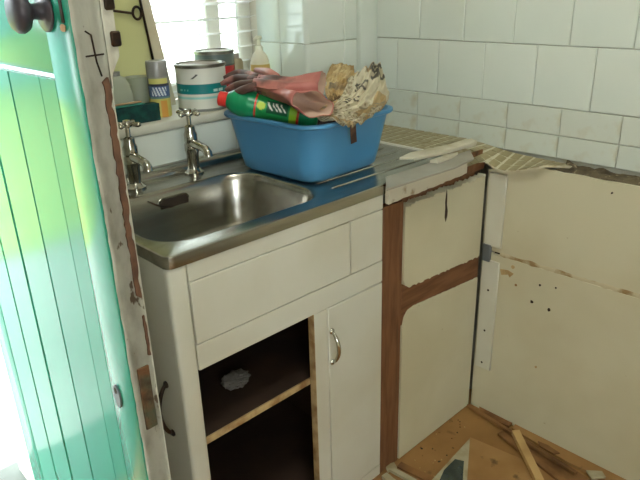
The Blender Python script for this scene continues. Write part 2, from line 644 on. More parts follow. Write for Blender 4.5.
bx('bottom_rail', SX0, SX1, 0.225, 0.255, 1.05, 1.062, 'slat_white', bl, 0.002)
bx('head_rail', SX0, SX1, 0.216, 0.261, WTOP - 0.04, WTOP - 0.002, 'slat_white', bl, 0.002)
for x in (-0.92, -0.545, -0.40):
    bm = bmesh.new()
    tube(bm, [(x, 0.216, 1.055), (x, 0.216, WTOP - 0.04)], 0.0012, 6)
    obj('ladder_cord', bm, 'cord', bl)

# ------------------------------------------------------------------ the green door
DF = -1.32                       # outer face (towards the doorway)
DB = -1.280
DN, DFAR = -0.680, 0.055         # free edge and hinge edge (y)
door = thing('door_1', 'green panelled plank door standing open with flaking cream edge', None, (-1.30, 0.05, 0.01))
door['kind'] = 'structure'
DZ0, DZ1 = 0.012, 1.985
bx('stile', DF, DB, DN + 0.004, DN + 0.086, DZ0, DZ1, 'door_green', door, 0.003, 2)
bx('stile', DF, DB, DFAR - 0.09, DFAR, DZ0, DZ1, 'door_green', door, 0.003, 2)
bx('rail', DF + 0.016, DB, DN + 0.0865, DFAR - 0.0905, 1.243, 1.46, 'door_green', door, 0.003, 2)
bx('rail', DF + 0.016, DB, DN + 0.0865, DFAR - 0.0905, 1.86, DZ1, 'door_green', door, 0.003, 2)
bx('panel', DF + 0.018, DB - 0.01, DN + 0.0865, DFAR - 0.0905, 1.4605, 1.8595, 'door_green', door)
edges = [DN + 0.0865] + [px_(q_, 135, DF).y for q_ in (49, 21)] + [px_(21, 135, DF).y + 0.14, px_(21, 135, DF).y + 0.26, DFAR - 0.0905]
print('EDGES', [round(e_, 3) for e_ in edges])
for a, b in zip(edges, edges[1:]):
    w = random.uniform(-0.0007, 0.0007)
    bm = bmesh.new()
    tilt = random.uniform(-0.0012, 0.0012)
    c0, c1 = a + 0.0011, b - 0.0011
    x0, x1 = DF + 0.001 + tilt, DF + 0.001 - tilt
    poly = [(DB - 0.012, c0), (x0 + 0.003, c0), (x0, c0 + 0.003), (x1, c1 - 0.003), (x1 + 0.003, c1), (DB - 0.012, c1)]
    prism(bm, poly, 'z', DZ0, 1.2425)
    obj('board', bm, 'door_green', door)
bx('backing', DB - 0.012, DB - 0.002, DN + 0.0865, DFAR - 0.0905, DZ0, 1.2425, 'groove', door)
bx('inner_bounce_face', DB + 0.0002, DB + 0.003, DN + 0.006, DFAR - 0.002, DZ0, DZ1, 'white_paint', door)  # unseen cream facing, added to bounce light onto the cabinet side
bm = bmesh.new()
prism(bm, [(DF + 0.0115, 1.2428), (DF + 0.0158, 1.2428), (DF + 0.0158, 1.2472)], 'y', DN + 0.0868, DFAR - 0.0908)
obj('highlight_chamfer', bm, 'door_green', door)  # strip shaped to catch sky light as the ledge highlight
# flaking edge: a rough strip over the free edge
bm = bmesh.new()
NZ = 130
cols = 7
G = []
for i in range(NZ + 1):
    z = DZ0 + (DZ1 - DZ0) * i / NZ
    row = []
    for j in range(cols):
        x = DF + 0.001 + (DB - DF - 0.002) * j / (cols - 1)
        if j in (0, cols - 1):
            x += (vnoise(z * 160, j, 3) - 0.5) * 0.002
        y = DN + 0.003 - 0.0035 * vnoise(z * 25, j * 1.3, 5)
        row.append(bm.verts.new((x, y, z)))
    G.append(row)
for i in range(NZ):
    for j in range(cols - 1):
        bm.faces.new((G[i][j], G[i][j + 1], G[i + 1][j + 1], G[i + 1][j]))
bmesh.ops.solidify(bm, geom=bm.faces[:], thickness=0.002)
e = obj('flaked_edge', bm, 'door_edge', door, smooth=True)
e['label'] = 'flaking cream paint on the door edge'
# bare brown streaks along the back arris
for z0, z1, wd_ in ((0.93, 1.25, 0.009), (0.83, 0.90, 0.004)):
    bm = bmesh.new()
    n = 60
    left, right = [], []
    for i in range(n + 1):
        z = z0 + (z1 - z0) * i / n
        k = 0.3 if i in (0, n) else 1.0
        left.append((DB - 0.003 - wd_ * k * (0.8 + 0.35 * vnoise(z * 130, 1, 9)), z))
        right.append((DB - 0.0025 - wd_ * 0.75 * max(0.0, vnoise(z * 75, 3, 2) - 0.45), z))
    prism(bm, right + left[::-1], 'y', DN - 0.0022, DN + 0.001)
    obj('bare_patch', bm, 'bare_brown', door)
# upper latch casing on the back of the door
bm = bmesh.new()
poly = [(DB, 1.235), (DB + 0.004, 1.255), (DB + 0.016, 1.275), (DB + 0.016, 1.62), (DB, 1.62)]
prism(bm, poly, 'y', DN - 0.001, DN + 0.12)
lc = obj('latch_casing', bm, 'door_edge', door)
bx('latch_bolt', DB + 0.006, DB + 0.020, DN - 0.006, DN - 0.001, 1.287, 1.306, 'dark_metal', lc, 0.002)
bx('latch_bolt', DB + 0.004, DB + 0.018, DN - 0.006, DN - 0.001, 1.331, 1.345, 'dark_metal', lc, 0.002)
# cracks in the edge
for pts in ([(-1.305, 1.308), (-1.298, 1.303), (-1.296, 1.27), (-1.292, 1.252)], [(-1.309, 1.278), (-1.285, 1.279)]):
    bm = bmesh.new()
    tube(bm, [(x, DN - 0.0008, z) for x, z in pts], 0.0012, 6)
    obj('crack', bm, 'hole_dark', door)
# mortice lock plate on the edge
lk = bx('lock_plate', DF + 0.011, DB - 0.009, DN - 0.0022, DN + 0.002, 0.700, 0.815, 'rust', door, 0.0015)
bx('lock_bolt', DF + 0.015, DB - 0.014, DN - 0.0045, DN - 0.002, 0.72, 0.755, 'rust', lk, 0.001)
for z in (0.709, 0.805):
    bm = bmesh.new()
    lathe(bm, [(0.0035, 0), (0.003, 0.0012)], (DF + 0.022, DN - 0.0021, z), 10, (0, -1, 0))
    obj('screw', bm, 'rust', lk)
# round knob
kp = px_(47, 11, DF)
bm = bmesh.new()
lathe(bm, [(0.026, 0), (0.026, 0.002), (0.024, 0.0035), (0.012, 0.0045), (0.010, 0.011), (0.0095, 0.017), (0.014, 0.021),
           (0.0225, 0.025), (0.026, 0.031), (0.0255, 0.037), (0.021, 0.042), (0.012, 0.045), (0.0, 0.046)],
      (DF - 0.001, kp.y + 0.004, kp.z), 28, (-1, 0, 0))
kn = obj('knob', bm, 'knob_black', door, smooth=True)
kn['label'] = 'black round doorknob on its rose'
# keyhole escutcheon
ep = px_(118, 394, DF)
bm = bmesh.new()
prism(bm, [(ep.y + 0.011 * math.cos(t), ep.z + (0.026 if math.sin(t) < 0 else 0.018) * math.sin(t)) for t in [2 * math.pi * k / 16 for k in range(16)]],
      'x', DF - 0.003, DF)
es = obj('escutcheon', bm, 'bracket_grey', door)
bm = bmesh.new()
prism(bm, [(ep.y + 0.004 * math.cos(t), ep.z + 0.008 + 0.006 * math.sin(t)) for t in [2 * math.pi * k / 12 for k in range(12)]], 'x', DF - 0.0038, DF - 0.003)
obj('keyhole', bm, 'hole_dark', es)
kp2 = px_(62, 13, DF)
bx('key_slot', DF - 0.0015, DF, kp2.y - 0.005, kp2.y + 0.004, kp2.z - 0.012, kp2.z + 0.045, 'hole_dark', door, 0.001)
bx('brass_stud', DF - 0.004, DF, kp2.y - 0.006, kp2.y + 0.006, kp2.z - 0.022, kp2.z - 0.013, 'brush_wood', door, 0.002)

# ------------------------------------------------------------------ right wall lining below the tiles
PX = -0.074
PT = -0.010
# upper lining board with ragged top
bm = bmesh.new()
poly = [(-1.95, 0.586), (-0.5215, 0.586), (-0.5215, 0.836), (-0.60, 0.848), (-0.69, 0.872)]
y = -0.72
while y > -1.93:
    poly.append((y, 0.866 - 0.006 * vnoise(y * 40, 2) + 0.004 * vnoise(y * 9, 3) + 0.004))
    y -= 0.028
poly.append((-1.95, 0.868))
prism(bm, poly, 'x', PX, PX + 0.008)
up_b = obj('lining_board', bm, 'cream_panel', wall_right)
bm = bmesh.new()
box(bm, PX - 0.001, PX + 0.008, -1.95, -0.5215, 0.0, 0.578, 0.002)
lo_b = obj('lining_board', bm, 'cream_panel', wall_right)
# rough seam filler between the boards
bm = bmesh.new()
n = 90
rows_ = []
for i in range(n + 1):
    y = -0.583 - (1.36) * i / n
    rr = 0.008 + 0.006 * vnoise(i * 0.9, 4)
    rows_.append([bm.verts.new((PX + 0.002 - dx * (0.6 + 0.6 * vnoise(i * 1.7, dz * 300, 8)), y, 0.582 + dz * rr / 0.006)) for dx, dz in
                  ((0, -0.006), (0.003, -0.003), (0.0035, 0.002), (0, 0.006))])
for a, b in zip(rows_, rows_[1:]):
    for k in range(3):
        bm.faces.new((a[k], a[k + 1], b[k + 1], b[k]))
obj('seam', bm, 'seam_filler', wall_right, smooth=True)
# studs behind the lining (fill the void up to the tiled wall)
bx('stud', PX + 0.009, -0.001, -1.95, -0.56, 0.02, 0.846, 'dark_wood', wall_right)
# corner batten with screws
bt = bx('batten', PX - 0.009, PX - 0.0015, -0.588, -0.530, 0.602, 0.832, 'white_paint', wall_right, 0.002)
bt = bx('batten', PX - 0.009, PX - 0.0015, -0.588, -0.530, 0.168, 0.556, 'white_paint', wall_right, 0.002)
for z in (0.19, 0.31, 0.455):
    bm = bmesh.new()
    lathe(bm, [(0.004, 0), (0.003, 0.001)], (PX - 0.0088, -0.555 - 0.006 * vnoise(z * 50, 1), z), 10, (-1, 0, 0))
    obj('screw', bm, 'hole_dark', bt)
bx('bracket', PX - 0.012, PX - 0.002, -0.556, -0.528, 0.550, 0.607, 'bracket_grey', wall_right, 0.002)
# chips and old screw holes in the lining
for p in ((513, 267), (540, 285), (556, 288), (549, 310), (536, 367), (516, 285), (612, 193), (532, 302)):
    q = px_(p[0], p[1], PX - 0.001)
    bm = bmesh.new()
    r = random.uniform(0.003, 0.006)
    prism(bm, [(q.y + r * random.uniform(.6, 1.2) * math.cos(t), q.z + r * random.uniform(.6, 1.3) * math.sin(t)) for t in [k * 0.9 for k in range(7)]],
          'x', PX - 0.0022, PX - 0.0008)
    obj('chip', bm, 'hole_dark' if random.random() < .5 else 'raw_edge', wall_right)
bm = bmesh.new()
q = px_(505, 272, PX)
prism(bm, [(q.y - 0.03, q.z + 0.004), (q.y - 0.01, q.z + 0.010), (q.y + 0.016, q.z + 0.006), (q.y + 0.010, q.z - 0.012), (q.y - 0.012, q.z - 0.004), (q.y - 0.018, q.z - 0.012)], 'x', PX - 0.0025, PX - 0.0008)
obj('chip', bm, 'raw_edge', wall_right)
# broken mortar ledge between lining and tiles
bm = bmesh.new()
n, mcol = 110, 7
G = []
for i in range(n + 1):
    y = -0.722 - 1.22 * i / n
    row = []
    for j in range(mcol):
        x = PX + 0.008 + (-0.001 - PX - 0.008) * j / (mcol - 1)
        z = 0.868 + 0.010 * j / (mcol - 1) + 0.012 * (vnoise(i * 0.7, j * 1.2, 11) - 0.5) + 0.010 * (vnoise(i * 0.22, j * .5, 12) - 0.5)
        row.append(bm.verts.new((x, y, z)))
    G.append(row)
for i in range(n):
    for j in range(mcol - 1):
        bm.faces.new((G[i][j], G[i][j + 1], G[i + 1][j + 1], G[i + 1][j]))
ext = bmesh.ops.extrude_face_region(bm, geom=bm.faces[:])
for v in [g for g in ext['geom'] if isinstance(g, bmesh.types.BMVert)]:
    v.co.z = 0.847
obj('mortar_ledge', bm, 'mortar', wall_right)

# ------------------------------------------------------------------ sink cabinet
FYC = -0.517
CX0, CX1 = -1.147, -0.543
cab = thing('sink_cabinet', 'white painted sink cabinet with one open doorless compartment', 'cabinet', ((CX0 + CX1) / 2, -0.26, 0))
bx('side_panel', CX0, CX0 + 0.018, FYC + 0.012, -0.042, 0.0, 0.8735, 'white_paint', cab, 0.001)
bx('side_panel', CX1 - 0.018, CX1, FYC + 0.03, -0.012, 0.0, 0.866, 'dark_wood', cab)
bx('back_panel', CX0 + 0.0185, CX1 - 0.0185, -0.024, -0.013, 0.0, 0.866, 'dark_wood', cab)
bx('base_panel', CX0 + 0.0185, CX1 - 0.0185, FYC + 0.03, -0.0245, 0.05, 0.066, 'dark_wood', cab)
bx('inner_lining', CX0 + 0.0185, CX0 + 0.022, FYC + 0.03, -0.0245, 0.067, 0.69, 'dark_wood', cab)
# face frame
bm = bmesh.new()
box(bm, CX0 - 0.002, -1.1065, FYC, FYC + 0.02, 0.0, 0.8735, 0.007, 3)
obj('corner_stile', bm, 'white_paint', cab, angle=40)
bx('top_rail', -1.106, CX1, FYC, FYC + 0.02, 0.8365, 0.8735, 'white_paint', cab, 0.001)
bx('middle_rail', -1.106, CX1, FYC, FYC + 0.02, 0.637, 0.6955, 'white_paint', cab, 0.001)
bx('bottom_rail', -1.106, CX1, FYC, FYC + 0.02, 0.0, 0.036, 'white_paint', cab, 0.001)
bx('mullion', -0.787, -0.7435, FYC, FYC + 0.02, 0.0365, 0.6365, 'white_paint', cab, 0.001)
bx('mullion_edge', -0.7885, -0.7872, FYC, FYC + 0.02, 0.0365, 0.6365, 'raw_edge', cab)
bx('drawer_front', -1.1045, -0.6625, FYC - 0.0005, FYC + 0.018, 0.6975, 0.8345, 'white_paint', cab, 0.0015)
bx('drawer_front', -0.6590, CX1 - 0.001, FYC - 0.0005, FYC + 0.018, 0.6975, 0.8345, 'white_paint', cab, 0.0015)
cdoor = bx('door', -0.7415, CX1 - 0.001, FYC - 0.0015, FYC + 0.016, 0.0385, 0.6350, 'white_paint', cab, 0.002)


def bow_handle(name, base, zlo, zhi, out, parent, m='chrome', side=(1, 0, 0)):
    base = Vector(base)
    out = Vector(out)
    b2 = bmesh.new()
    pts, rad = [], []
    n = 14
    for i in range(n + 1):
        t = i / n
        z = zlo + (zhi - zlo) * t
        d = 0.022 * math.sin(math.pi * t) ** 0.7 + 0.003
        pts.append(Vector((base.x, base.y, z)) + out * d)
        rad.append(0.0042 + 0.0012 * math.sin(math.pi * t))
    tube(b2, pts, rad, 10)
    s = Vector(side)
    for z in (zlo, zhi):
        c = Vector((base.x, base.y, z))
        lathe(b2, [(0.008, 0.0), (0.008, 0.003), (0.004, 0.006)], c, 12, out)
    return obj(name, b2, m, parent, smooth=True)


bow_handle('handle', (-0.7325, FYC - 0.0015, 0), 0.482, 0.570, (0, -1, 0), cdoor)
h2 = bow_handle('side_handle', (CX0, -0.448, 0), 0.468, 0.592, (-1, 0, 0), cab, 'dark_metal')
h2['label'] = 'tarnished bow handle on the cabinet side'
# shelf, slightly out of level
bm = bmesh.new()
vs = box(bm, CX0 + 0.0225, -0.5615, FYC + 0.035, -0.025, 0.425, 0.441)
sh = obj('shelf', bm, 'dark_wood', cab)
bx('shelf_edge', CX0 + 0.0225, -0.5615, FYC + 0.0305, FYC + 0.0348, 0.4245, 0.4415, 'raw_edge', sh)

# things left on the shelf
bagp = pz(236, 384, 0.441)
bagp.z = 0.4545
bm = bmesh.new()
bmesh.ops.create_icosphere(bm, subdivisions=4, radius=0.03)
for v in bm.verts:
    k = 0.9 + 0.25 * abs(vnoise(v.co.x * 150 + 3 + v.co.z * 60, v.co.y * 150 + v.co.z * 110, 6) - 0.5) * 2
    v.co = Vector((v.co.x * 1.3 * k, v.co.y * k, max(v.co.z * 0.6 * k, -0.012)))
    v.co += bagp
tag(obj('crumpled_bag', bm, 'dust_grey'), 'crumpled grey bag on the shelf inside the dark cabinet', 'bag')

# ------------------------------------------------------------------ corner cupboard front (bare brown frame, cream panels)
cc = thing('corner_cupboard', 'corner cupboard front of bare brown frame and two cream panels', 'cupboard', (-0.31, -0.5, 0))
bx('stile', CX1 + 0.0005, -0.462, FYC, FYC + 0.022, 0.0, 0.838, 'brown_wood', cc, 0.001)
bx('rail', -0.4615, PX - 0.008, FYC, FYC + 0.022, 0.470, 0.592, 'brown_wood_rail', cc, 0.001)
bx('stile', PX - 0.030, PX - 0.002, FYC + 0.0225, FYC + 0.04, 0.0, 0.838, 'dark_wood', cc)
bx('backing', -0.4615, PX - 0.031, FYC + 0.0225, FYC + 0.03, 0.0, 0.84, 'brown_wood', cc)


def ragged(x0, x1, z0, z1, rc, ragb, ragt, seed):
    """panel outline: round corners at left, ragged bottom / top edges"""
    pts = []
    n = 60
    for i in range(n + 1):                      # bottom, left to right
        x = x0 + (x1 - x0) * i / n
        d = max(0.0, rc - (x - x0))
        z = z0 + (rc - math.sqrt(max(rc * rc - d * d, 0))) * (1 if ragb[0] else 0)
        pts.append((x, z + ragb[1] * (vnoise(i * 1.1, 0, seed) - 0.5) * 2 - ragb[2] * (vnoise(i * .8, 5, seed) > 0.72)))
    for i in range(n + 1):                      # top, right to left
        x = x1 - (x1 - x0) * i / n
        d = max(0.0, rc - (x - x0))
        z = z1 - (rc - math.sqrt(max(rc * rc - d * d, 0))) * (1 if ragt[0] else 0)
        pts.append((x, z + ragt[1] * (vnoise(i * 1.3, 9, seed) - 0.5) * 2))
    return pts


bm = bmesh.new()
pts = ragged(-0.458, PX - 0.012, 0.576, 0.820, 0.028, (True, 0.0006, 0.0035), (False, 0.006), 2)
# the rail slopes a little: left end higher
pts = [(x, z + (0.008 - 0.022 * (x + 0.458) / 0.37 if z < 0.66 else 0)) for x, z in pts]
prism(bm, pts, 'y', FYC - 0.0035, FYC + 0.022)
p1 = obj('panel', bm, 'cream_panel', cc)
bm = bmesh.new()
pts = ragged(-0.458, PX - 0.012, 0.004, 0.500, 0.05, (False, 0.0, 0.0), (True, 0.0015), 5)
pts = [(x, z + (0.018 - 0.030 * (x + 0.458) / 0.37 if z > 0.4 else 0)) for x, z in pts]
prism(bm, pts, 'y', FYC - 0.003, FYC + 0.022)
p2 = obj('panel', bm, 'cream_panel', cc)
# torn drip mark in the upper panel
q = py_(446, 205, FYC - 0.004)
bm = bmesh.new()
prof = [(0.0, .045), (.003, .03), (.004, 0.0), (.009, -0.02), (.008, -0.035), (.002, -0.05), (-.003, -0.035), (-.002, -0.01), (-.004, .01), (-.002, .03)]
prism(bm, [(q.x + a, q.z + b) for a, b in prof], 'y', FYC - 0.0048, FYC - 0.0034)
obj('tear', bm, 'dark_wood', p1)

# ------------------------------------------------------------------ stainless sink top
SX0, SX1, SY0, SY1, SZ = -1.150, -0.225, -0.5195, -0.040, 0.900
sink = thing('sink', 'stainless steel sink with bowl and ribbed drainer', 'sink', (-0.69, -0.27, 0.87))
bowl_c = (-0.903, -0.306)
bhx, bhy = 0.214, 0.160
N = 8
inner = rrect(bowl_c[0], bowl_c[1], bhx + 0.010, bhy + 0.010, 0.085, N)
outer = rrect((SX0 + SX1) / 2, (SY0 + SY1) / 2, (SX1 - SX0) / 2 - 0.006, (SY1 - SY0) / 2 - 0.006, 0.012, N)
bm = bmesh.new()
vi = [bm.verts.new((x, y, SZ)) for x, y in inner]
vo = [bm.verts.new((x, y, SZ)) for x, y in outer]
ee = [bm.edges.new((L[i], L[(i + 1) % len(L)])) for L in (vi, vo) for i in range(len(L))]
bmesh.ops.triangle_fill(bm, use_beauty=True, use_dissolve=False, edges=ee)
bm.faces.ensure_lookup_table()
# rolled rim downwards
prev = vo
for off, dz in ((0.004, -0.0006), (0.0056, -0.002), (0.006, -0.004), (0.006, -0.0252), (0.005, -0.026)):
    rg = rrect((SX0 + SX1) / 2, (SY0 + SY1) / 2, (SX1 - SX0) / 2 - 0.006 + off, (SY1 - SY0) / 2 - 0.006 + off, 0.012 + off, N)
    cur = [bm.verts.new((x, y, SZ + dz)) for x, y in rg]
    for k in range(len(cur)):
        bm.faces.new((prev[k], prev[(k + 1) % len(cur)], cur[(k + 1) % len(cur)], cur[k]))
    prev = cur
obj('drainer_top', bm, 'steel', sink, angle=35)
# bowl
bm = bmesh.new()
rings = []
for sh_, dz, rr in ((0.010, 0.0, .085), (0.005, -0.0015, .082), (0.001, -0.006, .08), (-0.003, -0.02, .078), (-0.012, -0.07, .075),
                    (-0.022, -0.125, .070), (-0.032, -0.148, .064), (-0.05, -0.162, .055), (-0.08, -0.168, .04), (-0.115, -0.170, .02)):
    rings.append([(x, y, SZ + dz) for x, y in rrect(bowl_c[0], bowl_c[1], bhx + sh_, bhy + sh_, rr, N)])
loft(bm, rings)
bowl = obj('bowl', bm, 'steel', sink, smooth=True)
bm = bmesh.new()
lathe(bm, [(0.036, 0), (0.034, 0.003), (0.026, 0.002), (0.024, -0.004), (0.0, -0.005)], (bowl_c[0], bowl_c[1], SZ - 0.1695), 24)
obj('waste', bm, 'chrome', bowl, smooth=True)
# overflow grille on the rear wall of the bowl
oc = py_(174, 203, bowl_c[1] + bhy - 0.004)
bm = bmesh.new()
prism(bm, rrect(oc.x, oc.z, 0.044, 0.020, 0.015, 4), 'y', oc.y - 0.0015, oc.y + 0.004)
ov = obj('overflow', bm, 'chrome', bowl)
bm = bmesh.new()
prism(bm, rrect(oc.x, oc.z, 0.040, 0.016, 0.013, 4), 'y', oc.y - 0.0035, oc.y - 0.0012)
obj('overflow_slot', bm, 'hole_dark', ov)
# plug chain
bm = bmesh.new()
a = Vector((-1.03, -0.115, SZ + 0.004))
b = Vector((oc.x - 0.01, oc.y - 0.006, oc.z - 0.006))
for i in range(26):
    t = i / 25
    c = a.lerp(b, t) + Vector((0, -0.012 * math.sin(math.pi * t), 0.012 * math.sin(math.pi * t) * (1 - t) - 0.012 * math.sin(math.pi * t) * t))
    bmesh.ops.create_icosphere(bm, subdivisions=1, radius=0.0032, matrix=Matrix.Translation(c))
obj('plug_chain', bm, 'dark_metal', sink, smooth=True)
# pressed drainer ribs
for k in range(7):
    y = -0.445 + 0.055 * k
    bm = bmesh.new()
    tube(bm, [(-0.655, y, SZ - 0.0022), (-0.64, y, SZ - 0.001), (-0.28, y, SZ - 0.001), (-0.262, y, SZ - 0.0022)], [0.002, 0.0042, 0.0042, 0.002], 10)
    obj('rib', bm, 'steel', sink, smooth=True)
# raised back ledge
bm = bmesh.new()
poly = [(-0.0395, 0.864), (-0.0395, 0.900), (-0.034, 0.912), (-0.020, 0.918), (-0.0085, 0.918), (-0.0085, 0.864)]
prism(bm, poly, 'x', SX0, SX1)
obj('upstand', bm, 'steel', sink, angle=50)


# ------------------------------------------------------------------ taps
def make_tap(label, x, y, rot):
    t = thing('pillar_tap', label, 'tap', (x, y, SZ), 'pillar taps at the sink')
    c = (x, y, SZ + 0.0002)
    b2 = bmesh.new()
    lathe(b2, [(0.026, 0), (0.026, 0.004), (0.020, 0.008), (0.0155, 0.014), (0.0165, 0.05), (0.019, 0.062), (0.019, 0.078),
               (0.0165, 0.082), (0.0175, 0.086), (0.0175, 0.104), (0.014, 0.112), (0.013, 0.124), (0.008, 0.128), (0.0, 0.1285)], c, 22)
    obj('body', b2, 'chrome', t, smooth=True, angle=35)
    b2 = bmesh.new()
    P = [(0, -0.010, 0.080), (0, -0.030, 0.079), (0, -0.054, 0.076), (0, -0.066, 0.073), (0, -0.073, 0.066), (0, -0.075, 0.056)]
    tube(b2, [Vector(p) + Vector(c) for p in P], [0.013, 0.0115, 0.0105, 0.011, 0.0115, 0.0115], 14)
    obj('spout', b2, 'chrome', t, smooth=True, angle=45)
    b2 = bmesh.new()
    lathe(b2, [(0.006, 0.1285), (0.006, 0.150), (0.011, 0.152), (0.012, 0.162), (0.009, 0.168), (0.0, 0.170)], c, 16)
    hd = obj('handle', b2, 'chrome', t, smooth=True, angle=45)
    for k in range(4):
        a = rot + math.pi / 2 * k
        d = Vector((math.cos(a), math.sin(a), 0))
        b2 = bmesh.new()
        o0 = Vector(c) + Vector((0, 0, 0.158))
        tube(b2, [o0 + d * 0.008, o0 + d * 0.02, o0 + d * 0.030, o0 + d * 0.036], [0.0045, 0.0052, 0.0068, 0.0035], 10)
        obj('handle_arm', b2, 'chrome', hd, smooth=True)
    return t


make_tap('chrome pillar tap with cross handle standing below the paint tin', -0.793, -0.072, 0.35)
make_tap('chrome pillar tap with cross handle beside the green door', -0.968, -0.078, 0.6)

# ------------------------------------------------------------------ mosaic ledge along the tiled wall
ml = thing('mosaic_ledge', 'narrow ledge of small beige mosaic tiles along the tiled wall', 'ledge', (-0.1, -0.35, 0.87))


def ledge_z(x, y):
    """the ledge has sagged where its bench edge was broken away"""
    zw = np.interp(y, [-0.75, -0.52, -0.40], [0.872, 0.885, 0.8985])
    zf = np.interp(y, [-0.72, -0.707, -0.636, -0.59, -0.56, -0.50, -0.46], [0.887, 0.887, 0.862, 0.852, 0.853, 0.885, 0.8985])
    return float(zw + (zf - zw) * min(1.0, x / -0.1))


def ledge_front(y):
    return float(np.interp(y, [-0.745, -0.712, -0.69, -0.535, -0.516, -0.515], [-0.030, -0.085, -0.100, -0.102, -0.106, -0.214]))


bm = bmesh.new()
G = []
yy = [-0.04 - 0.475 * i / 24 for i in range(25)] + [-0.5155 - 0.2295 * i / 24 for i in range(25)]
for y in yy:
    xf = ledge_front(y)
    G.append([bm.verts.new((-0.0075 + (xf + 0.0075) * j / 6, y, ledge_z(-0.0075 + (xf + 0.0075) * j / 6, y))) for j in range(7)])
for a, b in zip(G, G[1:]):
    for j in range(6):
        bm.faces.new((a[j], a[j + 1], b[j + 1], b[j]))
ext = bmesh.ops.extrude_face_region(bm, geom=bm.faces[:])
for v in [g for g in ext['geom'] if isinstance(g, bmesh.types.BMVert)]:
    v.co.z -= 0.006
obj('bed', bm, 'mosaic_grout', ml)
bm = bmesh.new()
box(bm, -0.0146, 0.0146, -0.0122, 0.0122, 0, 0.0014)
for v in bm.verts:
    if v.co.z > 0.002:
        v.co.x *= 0.93
        v.co.y *= 0.93
mm = bpy.data.meshes.new('tile')
bm.to_mesh(mm)
bm.free()
mm.materials.append(MATS['mosaic'])
for i in range(22):
    for j in range(6):
        x, y = -0.023 - 0.0322 * j, -0.06 - 0.0325 * i
        if x - 0.0146 < ledge_front(y + 0.004) - 0.006 or y < -0.728:
            continue
        o = bpy.data.objects.new('tile', mm)
        o.location = (x, y, ledge_z(x, y) - 0.0003)
        sl = (ledge_z(x + 0.01, y) - ledge_z(x - 0.01, y)) / 0.02
        sy = (ledge_z(x, y + 0.01) - ledge_z(x, y - 0.01)) / 0.02
        o.rotation_euler = (math.atan(sy) + random.uniform(-.01, .01), -math.atan(sl) + random.uniform(-.01, .01), random.uniform(-.03, .03))
        link(o, ml)
# white edging between drainer and mosaic
bx('edging', -0.2235, -0.2145, -0.40, -0.045, 0.886, 0.9035, 'white_gloss', ml, 0.001)

# ------------------------------------------------------------------ bench edge strips on the corner cupboard
bm = bmesh.new()
pts = [pz(385.5, 177, 0.912), pz(470, 150, 0.912), pz(474, 158, 0.912), pz(455, 167, 0.912), pz(386.5, 189, 0.912)]
slab(bm, pts, 0.005)
tag(obj('edging_strip', bm, 'laminate_grey'), 'grey laminate strip lying along the broken bench edge', 'strip')
bs = thing('bench_edge', 'broken bench edge with dirty white band above the cream panels', 'bench', (-0.35, -0.5, 0.84))
bx('core', CX1 + 0.012, -0.226, -0.517, -0.44, 0.8668, 0.9065, 'chipboard', bs, 0.002) if False else None
bm = bmesh.new()
pts = []
n = 30
for i in range(n + 1):
    x = -0.541 + 0.335 * i / n
    pts.append((x, 0.851 + 0.004 * (vnoise(i * .9, 3, 21) - .5) + 0.004 * i / n))
for i in range(n + 1):
    x = -0.206 - 0.335 * i / n
    pts.append((x, 0.8925 + 0.003 * (vnoise(i * .8, 7, 22) - .5)))
prism(bm, pts, 'y', FYC - 0.0165, FYC - 0.0052)
obj('white_band', bm, 'white_paint_worn', bs)
bm = bmesh.new()
poly = [(-0.541, -0.5345), (-0.541, -0.5222), (-0.12, -0.5222), (-0.12, -0.5265), (-0.2, -0.5345)]
prism(bm, poly, 'z', 0.8945, 0.9065)
obj('raw_core', bm, 'chipboard', bs)
bm = bmesh.new()
box(bm, -0.205, PX - 0.008, FYC + 0.001, FYC + 0.02, 0.8395, 0.869, 0.002)
for v in bm.verts:
    v.co.y += 0.01 * vnoise(v.co.x * 60, v.co.z * 60, 3)
obj('broken_block', bm, 'brown_wood', bs)

# broken plaster slabs on the drainer
PO = ((399.5, 157.5), (410, 152.5), (424, 149.5), (446, 144.8), (462, 141), (471, 138.3), (475, 140), (474, 142.5), (460, 146.5), (446, 150.5), (428, 154.5), (412, 157.5))
bm = bmesh.new()
slab(bm, [pz(a_, b_, 0.934) for a_, b_ in PO], 0.0055)
tag(obj('plaster_slab', bm, 'plaster_chunk'), 'broken cream slab, upper of two lying across the drainer end', 'slab')
bm = bmesh.new()
slab(bm, [pz(a_ + 2, b_ + 0.8, 0.9280) for a_, b_ in PO[1:]], 0.006)
tag(obj('plaster_slab', bm, 'plaster_chunk'), 'broken cream slab, lower of two lying across the drainer end', 'slab')
bm = bmesh.new()
top = [pz(430, 160, 0.9195), pz(446, 155, 0.9195), pz(458, 152, 0.9195), pz(452, 156, 0.9195), pz(438, 161, 0.9195)]
slab(bm, top, 0.007)
tag(obj('plaster_chip', bm, 'plaster_chunk'), 'small plaster chip propping the slabs above the bench edge', 'chip')

# ------------------------------------------------------------------ washing-up tub and its contents
TZ = SZ + 0.0035
tub = thing('washing_up_tub', 'blue plastic washing-up tub on the drainer', 'tub', (-0.545, -0.26, TZ))
tc, TH = (-0.548, -0.262), 0.150
n = 7
rot = Matrix.Rotation(math.radians(3), 3, 'Z')


def tring(hx, hy, r, z):
    return [Vector((tc[0], tc[1], 0)) + rot @ Vector((x, y, 0)) + Vector((0, 0, z)) for x, y in rrect(0, 0, hx, hy, r, n)]


HX0, HY0, HX1, HY1 = 0.135, 0.138, 0.160, 0.168


def tl_(t):
    return HX0 + (HX1 - HX0) * t, HY0 + (HY1 - HY0) * t


